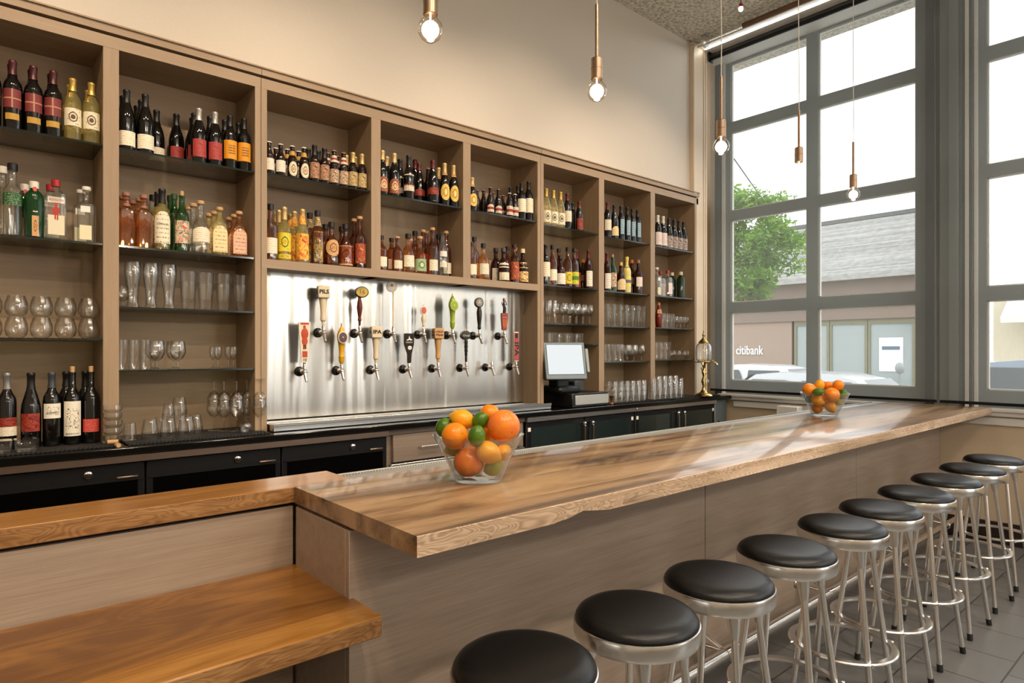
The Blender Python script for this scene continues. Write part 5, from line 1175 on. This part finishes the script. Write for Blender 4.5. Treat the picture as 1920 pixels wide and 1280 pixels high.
tag(MB().lathe([(.020, 0), (.022, .004), (.007, .02), (.007, .03), (.019, .07), (.021, .075)], 16, 0, T3((4.315, 3.64, CZ + .0005))).build('copper_jigger', M_copper), 'small copper jigger between the register and the stacked glasses', 'jigger')
wr = MB()
for i in range(4):
    x = 3.99 + .045 * i; wr.tube([(x, 3.96, CZ + .215), (x, 3.96, CZ + .30 + .018 * i), (x, 3.92, CZ + .33 + .018 * i), (x, 3.80, CZ + .33 + .018 * i)], .004, 8)
wr.tube([(3.97, 3.96, CZ + .215), (4.17, 3.96, CZ + .215)], .004, 8).tube([(4.15, 3.96, CZ + .001), (4.15, 3.96, CZ + .215)], .004, 8)
tag(wr.build('wire_rack', M_chrome), 'small bent wire rack standing behind the cash register', 'rack')

# ------------------------------------------------------------------ brass water fountain
fx, fy, fz = 5.70, 3.60, CZ + .0095
r = thing('absinthe_fountain', 'ornate brass water fountain with a glass reservoir beside the window', 'fountain', (fx, fy, fz))
MB().lathe([(.085, 0), (.088, .006), (.080, .018), (.055, .030), (.035, .042), (.022, .06), (1e-5, .06)], 32, 0, cap1=False).build('base', M_gold, r)
MB().tube([(0, 0, .05), (.008, .0, .10), (-.006, 0, .15), (.010, 0, .20), (-.004, 0, .245), (.012, 0, .28), (0, 0, .33)], .015, 14, rs=[.024, .017, .022, .015, .020, .014, .024]).ball((.012, -.008, .235), .018).tube([(.01, 0, .22), (-.035, -.01, .25), (-.045, 0, .29)], .006, 8).build('figure_stem', M_gold, r)
MB().lathe([(.02, .325), (.045, .340), (.060, .345), (.060, .352), (.02, .352)], 28, 0).build('collar', M_gold, r)
MB().lathe([(.058, .352), (.074, .37), (.078, .44), (.074, .50), (.060, .530), (.045, .537), (.043, .535), (.058, .527), (.071, .50), (.075, .44), (.071, .372), (.055, .356)], 32, 0, closed=True).build('reservoir', G_glassware, r)
MB().lathe([(.050, .532), (.052, .545), (.035, .565), (.018, .58), (.010, .60), (.016, .615), (.010, .632), (.004, .645), (.008, .655), (1e-5, .665)], 24, 0, cap1=False).build('lid', M_gold, r)
for a in (0, pi / 2, pi, 3 * pi / 2):
    a += .5; d = Vector((cos(a), sin(a), 0))
    MB().tube([d * .02 + Vector((0, 0, .34)), d * .08 + Vector((0, 0, .345)), d * .12 + Vector((0, 0, .34)), d * .135 + Vector((0, 0, .315))], .006, 8).ball(d * .09 + Vector((0, 0, .36)), .008).build('spout', M_gold, r)
MB().ball((.075, .02, .14), .030, sc=(1, 1, 1.2)).tube([(.075, .02, .11), (.06, .01, .03)], .004, 6).build('glass_ball', G_glassware, r)
tag(MB().box(6.00, 6.10, 2.78, 2.99, .0, .985, bev=.006).build('white_container', flat('white_plastic', 'ECEAE2', .4)), 'white container standing under the window behind the bar', 'container')

# ------------------------------------------------------------------ street outside
t = NT('pale_asphalt'); M_road = t.done(t.pbr(t.mix(t.noise(t.tex(), 3, 5), lin('8E9092'), lin('A0A2A2')), .8))
struct('street', MB().box(9, 17, -60, 60, -.5, -.3).box(-60, 6.7, -60, -3.8, -.5, -.2), M_road)
struct('sidewalk', MB().box(6.7, 9, -60, 60, -.5, -.16).box(17, 40, -60, 60, -.5, -.16), flat('pale_concrete', 'B4B2AC', .8))
t = NT('red_brick'); co = t.tex(); bk = t.n('ShaderNodeTexBrick', i_Vector=t.mapping(co, (1, 1, 1), rot=(pi / 2, 0, pi / 2)), i_Color1=lin('8E5F50'), i_Color2=lin('9C6C5A'), i_Mortar=lin('A08A7C'), i_Scale=1.0, i_Mortar_Size=.008, i_Brick_Width=.22, i_Row_Height=.075)
M_brick = t.done(t.pbr(bk.outputs[0], .85))
t = NT('grey_shingle'); co = t.tex(); n = t.noise(t.mapping(co, (.3, 2.6, 5.0)), 1.6, 4, .6)
bk = t.n('ShaderNodeTexBrick', i_Vector=t.mapping(co, (1, 1, 1), rot=(pi / 2, 0, pi / 2)), i_Color1=lin('6E6E6C'), i_Color2=lin('A8A6A2'), i_Mortar=lin('5A5A58'), i_Scale=1.0, i_Mortar_Size=.012, i_Brick_Width=.5, i_Row_Height=.13)
M_shing = t.done(t.pbr(t.mix(.35, bk.outputs[0], t.ramp(n, [(.4, lin('767674')), (.6, lin('A6A4A0'))])), .9))
b = thing('bank_building', 'low brick bank with a grey shingled roof across the street', 'building', (26, 12, -.16)); L = T3((-26, -12, .16))
MB().box(26, 33, 12.3, 26, -.16, 2.75, M=L).build('brick_wall', M_brick, b)
MB().box(25.9, 31, 7.3, 26, 2.72, 4.33, M=L).box(25.8, 26, 7.3, 26, 3.2, 3.28, M=L).build('fascia', flat('taupe_wood', '86746A', .8), b)
MB().add([(25.4, 7.2, 4.33), (25.4, 26, 4.33), (31, 26, 7.5), (31, 7.2, 7.5), (25.4, 7.2, 4.2), (25.4, 26, 4.2), (31, 26, 7.3), (31, 7.2, 7.3)], [(0, 3, 2, 1), (4, 5, 6, 7), (0, 1, 5, 4), (3, 7, 6, 2), (0, 4, 7, 3), (1, 2, 6, 5)], M=L).build('roof', M_shing, b)
MB().box(30.8, 31.2, 7.1, 26, 7.42, 7.6, M=L).build('ridge', flat('ridge_grey', '5E605E', .8), b)
MB().box(26.3, 31, 7.3, 12.3, -.16, 2.72, M=L).build('rear_wall', flat('shop_interior', '9AA2A4', .8), b)
for i, (y0, y1) in enumerate([(10.9, 12.1), (9.5, 10.7), (7.9, 9.3)]):
    s_ = MB().box(26.05, 26.1, y0, y1, .1, 2.55, M=L).build('shop_window', flat('shop_glass', '9AA4A4', .12), b)
    MB().box(26.0, 26.12, y0 - .12, y0, -.16, 2.72, M=L).box(26.0, 26.12, y1, y1 + .1, -.16, 2.72, M=L).box(26.0, 26.12, y0, y1, 2.52, 2.72, M=L).box(26.0, 26.12, y0, y1, -.16, .1, M=L).build('window_frame', flat('olive_frame', '7E7A62', .6), s_)
MB().box(26.02, 26.05, 8.2, 9.0, .75, 2.0, M=L).build('poster', flat('poster_white', 'F2F4F4', .6), b)
MB().box(26.01, 26.02, 8.3, 8.9, 1.55, 1.68, M=L).build('poster_strip', flat('poster_blue', '5E7286', .6), b)
letters('citibank', .55, flat('sign_white', 'F8F8F6', .5), b, L @ T3((25.97, 14.16, 1.52)) @ Matrix.Rotation(-pi / 2, 4, 'Z'), ext=.02, bold=.004, fit=1.26)
b = thing('cream_building', 'cream shop building with a white awning across the street at right', 'building', (26, 0, -.16)); L = T3((-26, 0, .16))
MB().box(26.4, 34, -14, 5.6, -.16, 3.55, M=L).build('wall', flat('cream_stucco', 'D8CDB4', .8), b)
MB().add([(26.4, -14, 3.5), (26.4, 5.1, 3.5), (24.9, 5.1, 2.55), (24.9, -14, 2.55), (26.4, -14, 3.3), (26.4, 5.1, 3.3), (24.95, 5.1, 2.4), (24.95, -14, 2.4)], [(0, 1, 2, 3), (7, 6, 5, 4), (3, 2, 6, 7), (0, 3, 7, 4), (1, 5, 6, 2)], M=L).build('awning', flat('awning_white', 'F4F2EA', .7), b)
for y in (4.4, 2.2, 0, -2.2): MB().box(26.3, 26.4, y - 1.6, y - .3, .0, 2.3, M=L).build('shop_window', flat('warm_shop_glass', '8A8478', .2), b)
# cars
def car(lab, x, y, paint, hgt=1.45, ln=4.6, suv=False, flip=1):
    r = thing('parked_car', lab, 'car', (x, y, -.3), 0 if flip > 0 else pi)
    P_ = flat('paint_' + paint, paint, .15, .1)
    hw = .88; zb = .82 if not suv else .98
    def section(yy, z0, z1, w0, w1): return [(-w0, yy, z0), (-w0 * 1.0, yy, (z0 + z1) / 2), (-w1, yy, z1), (w1, yy, z1), (w0, yy, (z0 + z1) / 2), (w0, yy, z0)]
    st_ = [(-.5, .42, .55, .70), (-.485, .28, .68, .80), (-.44, .22, .72, .86), (-.25, .2, zb, .88), (0, .2, zb + .03, .88), (.28, .2, zb + .04, .88), (.42, .22, zb + .02, .86), (.485, .28, zb - .06, .80), (.5, .42, zb - .2, .72)]
    vs = []; fs = []
    for (q, z0, z1, wd) in st_: vs += section(q * ln, z0, z1, wd, wd - .10)
    for i in range(len(st_) - 1):
        for k in range(6): fs.append((i * 6 + k, i * 6 + 6 + k, i * 6 + 6 + (k + 1) % 6, i * 6 + (k + 1) % 6))
    fs += [tuple(range(6)), tuple(range(len(vs) - 6, len(vs)))[::-1]]
    MB().add(vs, fs, 0, True).build('body', P_, r)
    cb = [(-.24, zb - .02, .78), (-.10, hgt - .10, .64), (-.02, hgt - .01, .60), (.12, hgt, .58), (.24, hgt - .05, .60), (.40 if not suv else .34, zb + .05 if not suv else hgt - .06, .74 if not suv else .6)] + ([(.46, zb, .74)] if suv else [])
    vs = []; fs = []
    for q, z, wd in cb: vs += [(-.80, q * ln, zb - .02), (-wd, q * ln, z), (0, q * ln, z + .015), (wd, q * ln, z), (.80, q * ln, zb - .02)]
    for i in range(len(cb) - 1):
        for k in range(4): fs.append((i * 5 + k, i * 5 + 5 + k, i * 5 + 6 + k, i * 5 + 1 + k))
    MB().add(vs, fs, 0, True).build('cabin', P_, r)
    gl = MB()
    for sgn in (-1, 1):
        for (a, b_) in ((-.12, .07), (.09, .25)):
            za = hgt - .13; gl.add([(sgn * .805, (a - .03) * ln, zb + .05), (sgn * .805, (b_ + (.03 if a > 0 else 0)) * ln, zb + .05), (sgn * .645, b_ * ln, za), (sgn * .66, (a + .03) * ln, za)], [(0, 1, 2, 3)])
    gl.add([(-.66, -.225 * ln, zb + .05), (.66, -.225 * ln, zb + .05), (.56, -.115 * ln, hgt - .12), (-.56, -.115 * ln, hgt - .12)], [(0, 1, 2, 3)], M=T3((0, -.02, .03)))
    if not suv: gl.add([(-.62, .385 * ln, zb + .08), (.62, .385 * ln, zb + .08), (.52, .265 * ln, hgt - .09), (-.52, .265 * ln, hgt - .09)], [(0, 1, 2, 3)], M=T3((0, .02, .03)))
    gl.build('windows', flat('car_glass', '3A4246', .05), r)
    for sgn in (-1, 1):
        for q in (-.31, .30):
            w_ = MB().lathe([(1e-5, -.1), (.24, -.1), (.32, -.09), (.33, -.05), (.33, .05), (.32, .09), (.24, .1), (1e-5, .1)], 28, 0, T3((sgn * .78, q * ln, .33)) @ Matrix.Rotation(pi / 2, 4, 'Y'), cap0=False, cap1=False).build('wheel', flat('tyre', '1C1C1C', .8), r)
            MB().lathe([(1e-5, 0), (.20, 0), (.22, -.01), (.05, .015)], 20, 0, T3((sgn * .885, q * ln, .33)) @ Matrix.Rotation(sgn * pi / 2, 4, 'Y')).build('hub', M_alu, w_)
    return r
car('white sedan parked farther across the street, left window pane', 14.4, 7.2, 'C9CBCA', 1.50)
car('pale silver sedan parked nearer the bar, behind the far fruit bowl', 11.0, 4.4, 'BFC3C6', 1.46, 4.8)
car('blue-grey wagon seen low in the right-side window', 14.2, 1.9, '7E8A98', 1.66, 4.5, True)
r = thing('parking_meter', 'grey parking meter on the far kerb, seen through the window', 'parking meter', (17.3, 5.52, -.16))
MB().tube([(0, 0, 0), (0, 0, 1.1)], .03, 10).build('pole', flat('meter_grey', '989C9E', .5), r)
MB().ball((0, 0, 1.25), .12, sc=(.8, .9, 1.2)).build('head', flat('meter_grey', '989C9E', .5), r)
# tree
r = thing('street_tree', 'leafy green street tree at the left edge of the window view', 'tree', (17.5, 11.2, -.16))
MB().tube([(0, 0, 0), (.05, -.05, 1.5), (.1, -.3, 2.6), (0, -.9, 3.6), (0, -2.2, 4.6)], .12, 10, rs=[.16, .13, .11, .07, .03]).tube([(.1, -.3, 2.6), (-.4, .3, 3.8), (-.6, .8, 4.8)], .06, 8).tube([(0, -.2, 2.4), (-.2, -1.2, 3.0), (-.3, -2.2, 3.3)], .05, 8, rs=[.07, .05, .02]).build('trunk', flat('bark', '5E5244', .9), r)
rnd = random.Random(3); lf = MB(); cl = []
for i in range(130):
    while True:
        p = Vector((rnd.uniform(-1, 1), rnd.uniform(-1, 1), rnd.uniform(-1, 1)))
        if p.length < 1: break
    cl.append(Vector((p.x * 1.5, -.9 + p.y * 2.25, 4.75 + p.z * 1.8)))
for c0 in cl:
    for i in range(130):
        d = Vector((rnd.gauss(0, 1), rnd.gauss(0, 1), rnd.gauss(0, 1))).normalized() * rnd.uniform(.15, .52); d.z *= .6
        c1 = c0 + d; a = Vector((rnd.gauss(0, 1), rnd.gauss(0, 1), rnd.gauss(0, 1))).normalized(); b_ = a.orthogonal().normalized(); s = rnd.uniform(.06, .11)
        lf.add([c1 - a * s, c1 + b_ * s * .5, c1 + a * s, c1 - b_ * s * .5], [(0, 1, 2, 3)])
t = NT('leaf_green'); lc = t.ramp(t.noise(t.tex(), 2.5, 3), [(.35, lin('5E8A34')), (.65, lin('8DB04E'))])
M_leaf = t.done(t.n('ShaderNodeMixShader', i_0=.45, i_1=t.n('ShaderNodeBsdfDiffuse', i_0=lc).outputs[0], i_2=t.n('ShaderNodeBsdfTranslucent', i_0=lc).outputs[0]).outputs[0])
lf.build('foliage', M_leaf, r)
p0, p1 = onx(1378, 300, 13), onx(1475, 438, 22)
tag(MB().tube([p0 + (p0 - p1) * .6, p0, p1], .018, 6).build('utility_cable', flat('cable_grey', '6A6C6C', .6)), 'thin slanting overhead cable crossing the upper left window panes', 'cable')
